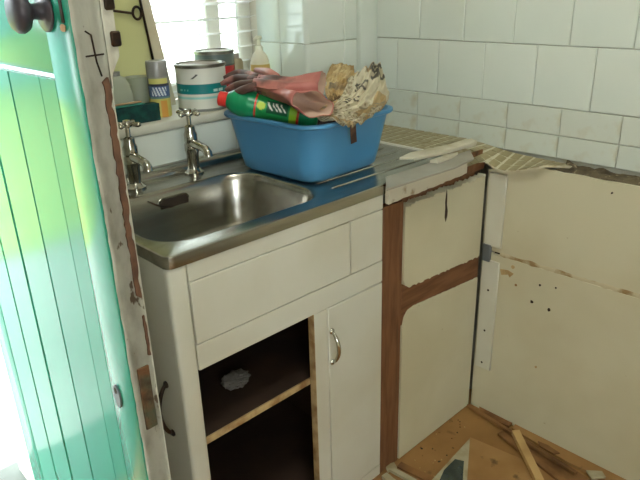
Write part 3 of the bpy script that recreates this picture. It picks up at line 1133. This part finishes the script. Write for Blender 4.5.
rings = [tring(0.10, 0.105, 0.03, TZ), tring(0.125, 0.13, 0.04, TZ + 0.0005), tring(HX0, HY0, 0.045, TZ + 0.008)]
for t in (0.25, 0.5, 0.75, 0.93):
    a, b = tl_(t)
    rings.append(tring(a, b, 0.045 + 0.012 * t, TZ + TH * t))
a, b = tl_(0.95)
rings += [tring(a + 0.010, b + 0.010, 0.064, TZ + TH * 0.935), tring(a + 0.013, b + 0.013, 0.066, TZ + TH * 0.96), tring(a + 0.012, b + 0.012, 0.065, TZ + TH),
          tring(a + 0.002, b + 0.002, 0.058, TZ + TH + 0.001), tring(a - 0.003, b - 0.003, 0.054, TZ + TH * 0.95)]
for t in (0.7, 0.4, 0.08):
    aa, bb = tl_(t)
    rings.append(tring(aa - 0.004, bb - 0.004, 0.05, TZ + TH * t))
rings.append(tring(0.10, 0.105, 0.03, TZ + 0.005))
bm = bmesh.new()
loft(bm, rings, True, True)
obj('shell', bm, 'tub_blue', tub, smooth=True, angle=50)
RZt = TZ + TH + 0.002          # rim height


# green bottle lying on the tub rim
bz = RZt + 0.036
b0 = pz(218, 98, bz + 0.006)
b1 = pz(318, 118, RZt - 0.010)
ax = (b1 - b0)
Lb = ax.length
bot = thing('cleaner_bottle', 'green cleaner bottle with red cap lying in the blue tub', 'bottle', tuple(b0))
prof = [(0.013, 0.022), (0.020, 0.026), (0.029, 0.040), (0.034, 0.058), (0.035, 0.080), (0.033, 0.095), (0.031, 0.108), (0.029, 0.120), (0.028, 0.14), (0.028, 0.155),
        (0.029, Lb - 0.03), (0.029, Lb - 0.008), (0.024, Lb), (0.0, Lb + 0.001)]
# refine the profile so that the print is crisp
fine = []
for (r0, h0), (r1, h1) in zip(prof, prof[1:]):
    k = max(1, int((h1 - h0) / 0.002))
    for i in range(k):
        fine.append((r0 + (r1 - r0) * i / k, h0 + (h1 - h0) * i / k))
fine.append(prof[-1])
bm = bmesh.new()
SEG = 64
lathe(bm, fine, b0, SEG, ax)
body = obj('body', bm, 'bottle_print', bot, smooth=True)
axn = ax.normalized()
toc = (Vector(CAM) - b0).normalized()
vdir = (toc - axn * toc.dot(axn)).normalized()
wdir = axn.cross(vdir)


def bottle_col(i, co):
    p = co - b0
    h = p.dot(axn)
    q = p - axn * h
    ang = math.atan2(q.dot(wdir), q.dot(vdir))     # 0 faces the viewer
    g = (22, 140, 92)
    if 0.098 < h < 0.103 or Lb * 0.80 < h < Lb * 0.80 + 0.006:
        return (206, 60, 40)
    if 0.103 <= h <= Lb * 0.80:
        u = (h - 0.103) / (Lb * 0.80 - 0.103)
        if (u - 0.12) ** 2 / 0.01 + (ang + 0.1) ** 2 / 0.12 < 1:
            return (190, 214, 60)
        if u > 0.82:
            return (150, 200, 50)
        # white brush-script strokes
        for c, s, w in ((0.34, 0.0, .05), (0.46, 0.05, .03), (0.55, 0.1, .05), (0.66, 0.12, .03)):
            if abs(ang + 0.15) < 0.34 and abs(u - c - 0.16 * (ang + 0.15) - 0.02 * math.sin(ang * 7 + s * 9)) < w * 0.55:
                return (226, 228, 214)
        if abs(ang + 0.15) < 0.6 and 0.25 < u < 0.78:
            return (20, 84, 56)
        return (40, 150, 80)
    return g


set_print(body, bottle_col)
bm = bmesh.new()
lathe(bm, [(0.0, 0.0), (0.013, 0.001), (0.018, 0.004), (0.019, 0.022), (0.015, 0.027)], b0, 24, ax)
obj('cap', bm, 'cap_red', bot, smooth=True, angle=40)


# rubber gloves
def glove(label, cuff, wrist, knuck, fingers, thumb, cw, kw, nrm):
    g = thing('rubber_glove', label, 'glove', tuple(cuff), 'rubber gloves in the tub')
    b2 = bmesh.new()
    cuff, wrist, knuck = Vector(cuff), Vector(wrist), Vector(knuck)
    d = (knuck - cuff).normalized()
    s = d.cross(Vector(nrm)).normalized()
    up = s.cross(d).normalized()
    secs = [(cuff, cw, 0.028), (cuff.lerp(wrist, .5), cw * .85, 0.022), (wrist, cw * 0.72, 0.016), (wrist.lerp(knuck, .5), kw, 0.015), (knuck, kw * 0.98, 0.011)]
    K = 28
    rg = []
    for idx, (c, w, h) in enumerate(secs):
        rg.append([c + s * w * math.cos(2 * math.pi * k / K) + up * (h * math.sin(2 * math.pi * k / K) + 0.004 * math.sin(5 * 2 * math.pi * k / K + idx)) for k in range(K)])
    R = loft(b2, rg, False, False)
    # inner layer gives the cuff its open mouth
    rin = [[cuff + (p - cuff) * 0.93 for p in rg[0]], [secs[1][0] + (p - secs[1][0]) * 0.9 for p in rg[1]], [wrist + (p - wrist) * 0.7 for p in rg[2]]]
    R2 = [[b2.verts.new(p) for p in r_] for r_ in rin]
    for a, b in zip(R2, R2[1:]):
        for k in range(K):
            b2.faces.new((a[k], b[k], b[(k + 1) % K], a[(k + 1) % K])).material_index = 1
    b2.faces.new(R2[-1]).material_index = 1
    for k in range(K):
        b2.faces.new((R[0][k], R[0][(k + 1) % K], R2[0][(k + 1) % K], R2[0][k]))
    b2.faces.new(R[-1])
    obj('body', b2, ['glove_red', 'glove_inside'], g, smooth=True)
    for i, pts in enumerate(fingers):
        b2 = bmesh.new()
        base = knuck + s * kw * (0.72 - 0.48 * i) - d * 0.012
        P = [base] + [Vector(p) for p in pts]
        # smooth the finger polyline
        Q = []
        for a, b in zip(P, P[1:]):
            for t in (0, .33, .66):
                Q.append(a.lerp(b, t))
        Q.append(P[-1])
        Q = [Q[0]] + [(Q[j - 1] + Q[j] * 2 + Q[j + 1]) / 4 for j in range(1, len(Q) - 1)] + [Q[-1]]
        rad = [0.0105] * (len(Q) - 2) + [0.009, 0.005]
        tube(b2, Q, rad, 12)
        obj('finger', b2, 'glove_grime', g, smooth=True)
    b2 = bmesh.new()
    P = [Vector(p) for p in thumb]
    tube(b2, P, [0.013] + [0.0115] * (len(P) - 2) + [0.007], 12)
    obj('thumb', b2, 'glove_red', g, smooth=True)
    return g


zt = RZt + 0.058
cuff = pz(322, 84, zt + 0.018)
wr = pz(290, 86, zt + 0.016)
kn_ = pz(256, 82, zt + 0.022)
F = []
for i, (a, b) in enumerate((((240, 72), (224, 78)), ((238, 77), (221, 84)), ((241, 84), (226, 90)), ((246, 89), (233, 94)))):
    F.append([pz(a[0], a[1], zt + 0.022 - 0.004 * i), pz(b[0], b[1], zt + 0.010 - 0.006 * i)])
glove('red rubber glove lying uppermost with grimy fingers toward the paint tins', cuff, wr, kn_, F,
      [pz(276, 78, zt + 0.024), pz(268, 72, zt + 0.03), pz(256, 70, zt + 0.026)], 0.046, 0.038, (0.2, -0.6, 1))
cuff = pz(313, 104, RZt + 0.050)
wr = pz(295, 98, RZt + 0.050)
kn_ = pz(270, 92, RZt + 0.052)
F = []
for i, (a, b) in enumerate((((258, 89), (248, 88)), ((256, 90), (245, 90)), ((257, 92), (247, 92)), ((259, 94), (250, 94)))):
    F.append([pz(a[0], a[1], RZt + 0.052 - 0.001 * i), pz(b[0], b[1], RZt + 0.050 - 0.001 * i)])
glove('red rubber glove lying underneath with its open cuff facing out over the bottle', cuff, wr, kn_, F,
      [pz(292, 94, RZt + 0.05), pz(280, 90, RZt + 0.052), pz(268, 89, RZt + 0.05)], 0.058, 0.040, (0.1, -0.9, 0.8))

# a dark damp cloth filling the tub under the other things
bm = bmesh.new()
GN = 44
G = []
for i in range(GN + 1):
    row = []
    for j in range(GN + 1):
        u, v = i / GN * 2 - 1, j / GN * 2 - 1
        p = rot @ Vector((u * 0.122, v * 0.126, 0))
        edge = max(abs(u), abs(v))
        z = TZ + 0.112 + 0.030 * (vnoise(u * 4 + 9, v * 4 + 2, 31) - 0.5) + 0.02 * (vnoise(u * 9, v * 9, 32) - .5) + 0.02 * (1 - edge)
        row.append(bm.verts.new((tc[0] + p.x, tc[1] + p.y, z)))
    G.append(row)
for i in range(GN):
    for j in range(GN):
        bm.faces.new((G[i][j], G[i + 1][j], G[i + 1][j + 1], G[i][j + 1]))
ext = bmesh.ops.extrude_face_region(bm, geom=bm.faces[:])
for v in [g for g in ext['geom'] if isinstance(g, bmesh.types.BMVert)]:
    v.co.z = TZ + 0.010
    v.co.x = tc[0] + (v.co.x - tc[0]) * 0.85
    v.co.y = tc[1] + (v.co.y - tc[1]) * 0.85
mat('cloth_dark', (84, 60, 56), 0.9, c2=(50, 40, 40), scale=10)
tag(obj('damp_cloth', bm, 'cloth_dark', None, smooth=True), 'dark damp cloth heaped inside the blue tub under the gloves', 'cloth')


# newspaper
GLY = {'S': [(1, .9, .2, .95), (.2, .95, 0, .7), (0, .7, 1, .4), (1, .4, .9, .08), (.9, .08, 0, .08)],
       'C': [(1, .85, .5, 1), (.5, 1, .05, .7), (.05, .7, .05, .3), (.05, .3, .5, 0), (.5, 0, 1, .15)]}


def seg_d(px, py, a):
    x0, y0, x1, y1 = a
    dx, dy = x1 - x0, y1 - y0
    t = max(0, min(1, ((px - x0) * dx + (py - y0) * dy) / (dx * dx + dy * dy)))
    return math.hypot(px - x0 - t * dx, py - y0 - t * dy)


def sheet(name, label, ctrl, nu, nv, amp, seed, colfn, m):
    """ctrl: grid of 3D points (rows), smooth-interpolated, then crumpled"""
    H, Wd = len(ctrl), len(ctrl[0])
    b2 = bmesh.new()
    G = []
    uv = []
    rnd = random.Random(seed)
    waves = [(rnd.uniform(-7, 7), rnd.uniform(-7, 7), rnd.uniform(0, 1), rnd.uniform(.4, 1)) for _ in range(5)] + [(rnd.uniform(-16, 16), rnd.uniform(-16, 16), rnd.uniform(0, 1), .35) for _ in range(4)]

    def cat(P, t):
        n_ = len(P) - 1
        i = min(int(t * n_), n_ - 1)
        f = t * n_ - i
        p0, p1, p2, p3 = P[max(i - 1, 0)], P[i], P[i + 1], P[min(i + 2, n_)]
        return 0.5 * ((2 * p1) + (p2 - p0) * f + (2 * p0 - 5 * p1 + 4 * p2 - p3) * f * f + (3 * p1 - p0 - 3 * p2 + p3) * f ** 3)
    for i in range(nv + 1):
        row = []
        for j in range(nu + 1):
            u, v = j / nu, i / nv
            p = cat([cat(r_, u) for r_ in ctrl], v)
            d = 0
            for a, b, c, w in waves:
                f = (a * u + b * v + c) % 1.0
                d += w * (abs(f - 0.5) * 2 - 0.5)
            d = d * amp / 2.2
            p = p + Vector((-0.55, -0.6, 0.58)) * d + Vector((0.6, -0.6, 0)) * (amp * .5 * (vnoise(u * 6, v * 6, seed) - .5))
            row.append(b2.verts.new(p))
            uv.append((u, v))
        G.append(row)
    for i in range(nv):
        for j in range(nu):
            b2.faces.new((G[i][j], G[i][j + 1], G[i + 1][j + 1], G[i + 1][j]))
    me = bpy.data.meshes.new(name)
    b2.to_mesh(me)
    b2.free()
    me.materials.append(MATS[m])
    o = bpy.data.objects.new(name, me)
    link(o)
    ca = me.color_attributes.new('print', 'FLOAT_COLOR', 'POINT')
    for i, (u, v) in enumerate(uv):
        ca.data[i].color = lin(colfn(u, v))
    md = o.modifiers.new('thickness', 'SOLIDIFY')
    md.thickness = 0.0012
    return tag(o, label, 'newspaper', 'crumpled newspaper in the tub')


def news_col(u, v):
    base = (200, 191, 164)
    if vnoise(u * 5, v * 5, 41) > 0.62:
        base = (180, 156, 112)
    ink = (84, 78, 68)
    # headline letters, turned on the sheet
    for ch, x, y, w, h in (('S', .60, .03, .18, .13), ('C', .80, .03, .17, .13), ('S', .30, .16, .10, .08), ('C', .42, .16, .09, .08), ('S', .24, .34, .10, .06), ('C', .36, .34, .10, .06)):
        a, b = (u - x) / w, 1 - (v - y) / h
        if -0.1 < a < 1.1 and -0.1 < b < 1.1 and min(seg_d(a, b, s_) for s_ in GLY[ch]) < 0.13:
            return ink
    if (v > 0.44 or u < 0.25) and (v * 26) % 1.0 < 0.45 and hash_noise(math.floor(u * 46), math.floor(v * 26), 5) > 0.35 and (u * 3) % 1 > 0.08:
        return (150, 140, 116)
    return base


z1 = RZt
ctrl = [[pz(346, 78, z1 + .070), pz(358, 72, z1 + .082), pz(372, 64, z1 + .088), pz(381, 64, z1 + .078)],
        [pz(344, 92, z1 + .052), pz(358, 88, z1 + .066), pz(374, 82, z1 + .066), pz(388, 84, z1 + .044)],
        [pz(322, 108, z1 + .030), pz(350, 102, z1 + .046), pz(372, 100, z1 + .040), pz(389, 98, z1 + .014)],
        [pz(311, 114, z1 + .012), pz(340, 113, z1 + .022), pz(366, 112, z1 + .018), pz(384, 106, z1 + .006)],
        [pz(318, 118, z1 + .008), pz(344, 120, z1 + .009), pz(362, 117, z1 + .008), pz(376, 111, z1 + .006)],
        [pz(342, 121, z1 + .005), pz(350, 127, z1 - .006), pz(358, 124, z1 - .002), pz(370, 116, z1 + .002)]]
sheet('newspaper', 'crumpled newspaper with bold black letters spilling over the tub corner', ctrl, 130, 110, 0.026, 4, news_col, 'paper_print')


def tan_col(u, v):
    if 0.5 < v < 0.66 and 0.15 < u < 0.8:
        return (112, 104, 88)
    if v > 0.75 and vnoise(u * 8, v * 8, 3) > .5:
        return (96, 80, 56)
    return (204, 180, 132) if vnoise(u * 6, v * 6, 8) > .4 else (184, 154, 100)


ctrl = [[pz(331, 66, z1 + .060), pz(342, 64, z1 + .064), pz(353, 66, z1 + .060)],
        [pz(327, 78, z1 + .062), pz(340, 76, z1 + .070), pz(354, 78, z1 + .062)],
        [pz(325, 90, z1 + .050), pz(338, 90, z1 + .058), pz(352, 92, z1 + .052)],
        [pz(329, 101, z1 + .034), pz(341, 102, z1 + .036), pz(352, 102, z1 + .034)]]
sheet('newspaper', 'wad of yellowed newspaper standing behind the red glove cuffs', ctrl, 60, 60, 0.018, 9, tan_col, 'tan_paper')
# brown paper tag hanging over the rim of the tub
tg0, tg1 = py_(352, 124, tc[1] - 0.1945), py_(352, 143, tc[1] - 0.186)
bm = bmesh.new()
poly = [Vector((tg0.x - 0.010, tg0.y - 0.0025, tg0.z)), Vector((tg0.x + 0.010, tg0.y - 0.0015, tg0.z)), Vector((tg1.x + 0.012, tg1.y - 0.004, tg1.z + 0.002)), Vector((tg1.x - 0.009, tg1.y - 0.005, tg1.z))]
slab(bm, poly, Vector((0, -0.0012, 0)))
tag(obj('paper_tag', bm, 'bare_brown'), 'small brown strip hanging over the front of the blue tub', 'tag')


# ------------------------------------------------------------------ things on the window sill
def paint_tin(label, c, r, h, colfn, lidm, lid=True, grp='paint tins on the sill', handle=False):
    t = thing('paint_tin', label, 'paint tin', c, grp)
    b2 = bmesh.new()
    pr = [(r - 0.003, 0.0), (r + 0.0008, 0.001), (r + 0.0012, 0.004), (r, 0.007)]
    nh = 90
    pr += [(r, 0.007 + (h - 0.016) * k / nh) for k in range(1, nh + 1)]
    lathe(b2, pr, c, 128, cap=False)
    o = obj('wall', b2, 'can_print', t, smooth=True)
    set_print(o, lambda i, co: colfn(co.z - c[2], math.atan2(co.y - c[1], co.x - c[0])))
    b2 = bmesh.new()
    lathe(b2, [(r - 0.002, h - 0.010), (r + 0.0018, h - 0.009), (r + 0.0022, h - 0.002), (r, h), (r - 0.004, h), (r - 0.006, h - 0.006)], c, 48, cap=False)
    obj('rim', b2, 'can_metal', t, smooth=True, angle=50)
    b2 = bmesh.new()
    lathe(b2, [(r - 0.006, h - 0.006), (r - 0.010, h - 0.007), (r - 0.013, h - 0.003), (r - 0.016, h - 0.004), (0.0, h - 0.004)], c, 48, cap=False)
    obj('lid', b2, lidm, t, smooth=True)
    return t


c1 = (-0.648, 0.074, SILL)
front_ang = math.atan2(CAM[1] - c1[1], CAM[0] - c1[0])


def tin1(z, a):
    d = (a - front_ang + math.pi) % (2 * math.pi) - math.pi        # + to the right seen from the camera
    if z < 0.008:
        return (120, 122, 116)
    if 0.048 < z < 0.075:
        if 0.060 > z > 0.053 and 0.45 < d < 0.95 and hash_noise(math.floor(d * 34), 2) > .3:
            return (196, 226, 220)
        if 0.062 > z > 0.056 and -1.1 < d < -0.55 and hash_noise(math.floor(d * 40), 4) > .45:
            return (120, 184, 176)
        return (20, 122, 124)
    if 0.034 < z < 0.041:
        return (150, 206, 200)
    if 0.09 < z < 0.102 and abs(d + 0.25 - (z - 0.096) * 18) < 0.05:
        return (70, 66, 66)
    return (214, 214, 204)


paint_tin('white paint tin with a teal band, nearest on the window sill', c1, 0.0700, 0.126, tin1, 'can_lid_dirty')
c2_ = (-0.541, 0.156, SILL)


def tin2(z, a):
    d = (a - math.atan2(CAM[1] - c2_[1], CAM[0] - c2_[0]) + math.pi) % (2 * math.pi) - math.pi
    if d > 0.0 and 0.03 < z < 0.108:
        return (186, 44, 48) if z < 0.104 else (70, 84, 84)
    return (96, 110, 108) if z > 0.098 else (160, 160, 150)


paint_tin('red labelled paint tin with white lid behind the teal banded tin', c2_, 0.059, 0.147, tin2, 'can_lid_white')

# spray can
sc = (-0.793, 0.060, SILL)
sp = thing('spray_can', 'spray can with grey cap and yellow and blue label on the sill', 'spray can', sc)
bm = bmesh.new()
pr = [(0.0255, 0), (0.0275, 0.002), (0.0275, 0.004)] + [(0.0275, 0.004 + 0.1 * k / 80) for k in range(1, 81)] + [(0.0255, 0.109)]
lathe(bm, pr, sc, 96, cap=True)
o = obj('body', bm, 'can_print', sp, smooth=True, angle=60)
sfa = math.atan2(CAM[1] - sc[1], CAM[0] - sc[0])


def spray(i, co):
    z = co.z - sc[2]
    d = (math.atan2(co.y - sc[1], co.x - sc[0]) - sfa + math.pi) % (2 * math.pi) - math.pi
    if z > 0.1025:
        return (150, 150, 146)
    if z > 0.088:
        return (206, 200, 120) if abs(d) < 1.1 else (120, 120, 120)
    if z > 0.082:
        return (40, 44, 60)
    if z > 0.055:
        u = d + (z - 0.068) * 20
        if abs(d) < 0.75 and abs(z - 0.068) < 0.011 and ((d * 3.2 + z * 40) % 1.0) < 0.55:
            return (206, 214, 224)
        return (60, 84, 130)
    if abs(d - 0.35) < 0.3 and z < 0.045:
        return (206, 150, 70)
    return (196, 186, 100) if z < 0.05 else (96, 128, 130)


set_print(o, spray)
bm = bmesh.new()
lathe(bm, [(0.0275, 0.1065), (0.0278, 0.108), (0.0275, 0.142), (0.026, 0.146), (0.0, 0.1465)], sc, 36)
obj('cap', bm, 'grey_cap', sp, smooth=True, angle=40)

# green scrubbing block (long soft brush)
gb = thing('scrubbing_brush', 'dark green bristled brush with thin wooden back on the sill', 'brush', (-0.88, 0.045, SILL))
bm = bmesh.new()
box(bm, -1.02, -0.825, 0.012, 0.046, SILL + 0.0003, SILL + 0.044)
bmesh.ops.subdivide_edges(bm, edges=bm.edges[:], cuts=9, use_grid_fill=True)
for v in bm.verts:
    if v.co.z > SILL + 0.001:
        v.co += Vector((0.0025 * (vnoise(v.co.z * 300, v.co.y * 300, 2) - .5), 0.004 * (vnoise(v.co.x * 260, v.co.z * 120, 3) - .5), 0))
obj('bristles', bm, 'brush_green', gb, smooth=True)
bx('teal_band', -1.022, -0.862, 0.014, 0.038, SILL + 0.0465, SILL + 0.049, 'brush_teal', gb, 0.002)
bx('back', -1.024, -0.862, 0.030, 0.040, SILL + 0.0492, SILL + 0.053, 'brush_wood', gb, 0.002)

# clear cup and clear wedge-shaped bottle behind the brush
cp = (-0.806, 0.150, SILL)
cup = thing('plastic_cup', 'clear plastic measuring cup with handle behind the spray can', 'cup', cp)
bm = bmesh.new()
lathe(bm, [(0.0, 0.001), (0.022, 0.001), (0.032, 0.098), (0.0335, 0.099), (0.0305, 0.098), (0.021, 0.003), (0.0, 0.003)], cp, 32, cap=False)
obj('body', bm, 'grey_plastic', cup, smooth=True, angle=40)
bm = bmesh.new()
tube(bm, [Vector(cp) + Vector(p) for p in ((-0.026, -0.01, 0.078), (-0.038, -.02, 0.084), (-0.044, -0.024, 0.062), (-0.036, -0.02, 0.036), (-0.022, -0.008, 0.028))], 0.004, 8)
obj('handle', bm, 'grey_plastic', cup, smooth=True)
jb = (-0.882, 0.120, SILL)
jug = thing('clear_bottle', 'clear grey plastic bottle behind the green brush by the door', 'bottle', jb)
bm = bmesh.new()
rg = [[(jb[0] + x, jb[1] + y, SILL + z) for x, y in rrect(0, 0, a, b, r_, 4)] for a, b, r_, z in
      ((0.034, 0.022, .01, 0.0005), (0.036, 0.024, .012, 0.004), (0.036, 0.024, .012, 0.06), (0.030, 0.022, .012, 0.088), (0.022, 0.018, .01, 0.106), (0.012, 0.012, .008, 0.111))]
loft(bm, rg, True, True)
obj('body', bm, 'grey_plastic', jug, smooth=True, angle=45)
bm = bmesh.new()
lathe(bm, [(0.013, 0.1115), (0.013, 0.122), (0.0, 0.1225)], jb, 20)
obj('cap', bm, 'grey_cap', jug, smooth=True, angle=40)

# soap dispenser
sd = (-0.392, 0.125, SILL)
so = thing('soap_dispenser', 'pump bottle half full of amber soap on the sill', 'dispenser', sd)
bm = bmesh.new()
lathe(bm, [(0.0, 0.0005), (0.028, 0.0005), (0.031, 0.004), (0.031, 0.085), (0.030, 0.094)], sd, 32, cap=False)
obj('soap_fill', bm, 'soap_liquid', so, smooth=True, angle=50)
bm = bmesh.new()
lathe(bm, [(0.030, 0.0942), (0.028, 0.106), (0.022, 0.122), (0.012, 0.134), (0.011, 0.148), (0.006, 0.150), (0.005, 0.170), (0.0, 0.171)], sd, 32, cap=False)
obj('shoulder', bm, 'soap_plastic', so, smooth=True, angle=50)
bm = bmesh.new()
tube(bm, [Vector(sd) + Vector(p) for p in ((0.008, 0, 0.172), (-0.012, -0.006, 0.174), (-0.030, -0.014, 0.169))], [0.006, 0.0055, 0.004], 10)
obj('pump_spout', bm, 'soap_plastic', so, smooth=True)

# small squat jar between the tins and the soap
sj = (-0.458, 0.160, SILL)
jr = thing('small_jar', 'small squat jar with narrow stopper next to the soap dispenser', 'jar', sj)
bm = bmesh.new()
lathe(bm, [(0.0, 0.0005), (0.020, 0.0005), (0.022, 0.003), (0.022, 0.104), (0.017, 0.114), (0.010, 0.116)], sj, 28, cap=False)
obj('body', bm, 'jar_brown', jr, smooth=True, angle=45)
bm = bmesh.new()
lathe(bm, [(0.010, 0.1162), (0.0095, 0.130), (0.0, 0.1305)], sj, 20, cap=False)
obj('stopper', bm, 'can_lid_dirty', jr, smooth=True, angle=45)

# pale yellow board leaning in the reveal, with a slanted white edge and an iron rod
YB = 0.190
lb = thing('leaning_board', 'pale yellow board with slanted white edge leaning in the window reveal', 'board', (-0.9, YB, SILL))
r0, r1 = py_(176, 108, YB), py_(148, 0, YB)
dirv = (r1 - r0) / (r1.z - r0.z)
zb = SILL + 0.001
rb = r0 + dirv * (zb - r0.z)
rtp = r0 + dirv * (1.78 - r0.z)
l0, l1 = py_(163, 108, YB), py_(138.5, 0, YB)
dl = (l1 - l0) / (l1.z - l0.z)
lbp = l0 + dl * (zb - l0.z)
ltp = l0 + dl * (1.78 - l0.z)
bm = bmesh.new()
prism(bm, [(lbp.x, zb), (ltp.x, 1.78), (WX0 + 0.01, 1.78), (WX0 + 0.01, zb)], 'y', YB, YB + 0.010)
obj('panel', bm, 'board_yellow', lb)
bm = bmesh.new()
prism(bm, [(rb.x, zb), (rtp.x, 1.78), (ltp.x + 0.0003, 1.78), (lbp.x + 0.0003, zb)], 'y', YB - 0.008, YB + 0.010)
obj('edge_strip', bm, 'board_edge', lb)
bm = bmesh.new()
ya = YB - 0.013
a = py_(140, 0, ya)
b = py_(154, 64, ya)
tube(bm, [b, a, a + (a - b) * 0.8], 0.0036, 8)
rd = obj('rod', bm, 'dark_metal', lb, smooth=True)
bm = bmesh.new()
rc = py_(137, 13, ya)
tube(bm, [rc + Vector((0.0125 * math.cos(t), 0, 0.016 * math.sin(t))) for t in [2 * math.pi * k / 20 for k in range(21)]], 0.0036, 8, cap=False)
obj('ring', bm, 'dark_metal', rd, smooth=True)
bm = bmesh.new()
tube(bm, [rc + Vector((-0.013, 0, 0)), py_(112, 10.5, ya)], 0.0034, 8)
obj('cross_rod', bm, 'dark_metal', rd, smooth=True)

# ------------------------------------------------------------------ debris on the floor


def stick(label, p0, p1, w, h, z0, m, z1=None, name='batten', cat='batten', group='stripped battens on the floor'):
    a, b = pz(p0[0], p0[1], z0 + h), pz(p1[0], p1[1], (z1 if z1 is not None else z0) + h)
    d = (b - a).normalized()
    s = Vector((-d.y, d.x, 0)).normalized() * (w / 2)
    b2 = bmesh.new()
    vs_ = []
    n_ = 5
    for i in range(n_ + 1):
        c = a.lerp(b, i / n_)
        jit = (vnoise(i * 3.1, p0[0], 4) - .5) * w * 0.12
        for sx, dz in ((1, 0), (-1, 0), (-1, -h), (1, -h)):
            vs_.append(b2.verts.new(c + s * sx + s.normalized() * jit + Vector((0, 0, dz))))
    for i in range(n_):
        for k in range(4):
            b2.faces.new((vs_[4 * i + k], vs_[4 * i + (k + 1) % 4], vs_[4 * i + 4 + (k + 1) % 4], vs_[4 * i + 4 + k]))
    b2.faces.new(vs_[0:4])
    b2.faces.new(vs_[-4:])
    return tag(obj(name, b2, m), label, cat, group)


def sheet_piece(label, pix, z, th, m, name='board_scrap', cat='board', group='board scraps on the floor'):
    b2 = bmesh.new()
    slab(b2, [pz(x, y, z + th) for x, y in pix], th - 0.0003)
    return tag(obj(name, b2, m), label, cat, group)


sheet_piece('large tan board lying on the floor with a clean diagonal edge', [(470, 437), (548, 470), (600, 520), (430, 540), (466, 482)], 0.0005, 0.006, 'tan_sheet')
sheet_piece('tan board lying along the foot of the cream wall lining', [(520, 418), (640, 470), (700, 494), (640, 496), (566, 461), (512, 428)], 0.0005, 0.010, 'tan_sheet')
sheet_piece('torn brown scrap lying in the corner under the lining', [(478, 401), (492, 404), (518, 417), (509, 426), (497, 421), (480, 409)], 0.0005, 0.009, 'wallpaper_scrap')
sheet_piece('thin dark brown strip filling the long gap between the battens', [(505, 428), (566, 464), (600, 486), (584, 490), (548, 468), (500, 434)], 0.0005, 0.004, 'stick_brown')  # dark strip laid along the gap between the battens
stick('long thin batten running from the corner along the floor', (468, 404), (576, 472), 0.011, 0.010, 0.0108, 'stick_brown')
stick('second long batten lying just outside the thin one', (500, 432), (566, 482), 0.022, 0.008, 0.007, 'stick_brown')
stick('pale square batten lying across the others toward the viewer', (516, 430), (546, 492), 0.024, 0.016, 0.0235, 'stick', 0.008)
# broken mirror tile with pale backing
bm = bmesh.new()
slab(bm, [pz(x, y, 0.0135) for x, y in ((470, 438), (467, 482), (466, 500), (420, 493))], 0.006)
mt = tag(obj('mirror_fragment', bm, 'white_chip'), 'triangular broken tile with grey glassy face on the floor', 'fragment')
bm = bmesh.new()
slab(bm, [pz(x, y, 0.0148) for x, y in ((455, 459), (464, 461), (462, 492), (436, 488), (444, 470))], 0.0012)
obj('glass_face', bm, 'mirror_glass', mt)
stick('short pale lath at the foot of the brown stile', (392, 468), (424, 486), 0.016, 0.010, 0.0005, 'white_chip')
stick('dark lath beside the short pale one near the cabinet foot', (399, 464), (432, 480), 0.024, 0.006, 0.0005, 'stick_brown')
stick('white lath fragment touching the cabinet door foot', (384, 474), (402, 488), 0.02, 0.012, 0.0005, 'white_chip')
sheet_piece('white plaster flake by the cabinet foot', [(385, 465), (394, 462), (397, 467), (388, 471)], 0.0005, 0.008, 'white_chip', 'plaster_flake', 'flake', None)
sheet_piece('pale flake of plaster by the wall foot at the right', [(586, 470), (602, 471), (606, 477), (592, 479)], 0.011, 0.005, 'white_chip', 'plaster_flake', 'flake', None)
sheet_piece('dark scrap between the long battens', [(538, 441), (548, 445), (560, 453), (554, 454), (540, 446)], 0.0108, 0.003, 'stick_brown', 'dark_scrap', 'scrap', None)  # small dark brown patch among the battens
sheet_piece('pale paper strip standing in the corner behind the brown scrap', [(474, 399), (480, 400), (500, 408), (494, 409), (480, 404)], 0.0105, 0.004, 'white_chip', 'paper_strip', 'strip', None)
# crumbs nobody could count
bm = bmesh.new()
rnd = random.Random(12)
for k in range(130):
    if k % 3 == 0:
        p = pz(rnd.uniform(400, 470), rnd.uniform(432, 480), 0)
    elif k % 3 == 1:
        p = pz(rnd.uniform(410, 470), rnd.uniform(418, 436), 0)
    else:
        p = Vector((rnd.uniform(-1.0, -0.45), rnd.uniform(-1.0, -0.56), 0))
    if p.y > FYC - 0.012 or p.x > PX - 0.01:
        continue
    r = rnd.uniform(0.001, 0.0032)
    mtx = Matrix.Translation((p.x, p.y, r * 0.5 + 0.0005)) @ Matrix.Rotation(rnd.uniform(0, 6), 4, 'Z') @ Matrix.Diagonal((rnd.uniform(.6, 2.2), 1, .6, 1))
    res = bmesh.ops.create_icosphere(bm, subdivisions=1, radius=r, matrix=mtx)
    mi = rnd.choice((0, 0, 1, 2))
    for v in res['verts']:
        for f in v.link_faces:
            f.material_index = mi
tag(obj('rubble_crumbs', bm, ['stick_brown', 'stick', 'dark_wood']), 'crumbs of plaster and wood scattered over the tan floor', 'debris', None, 'stuff')
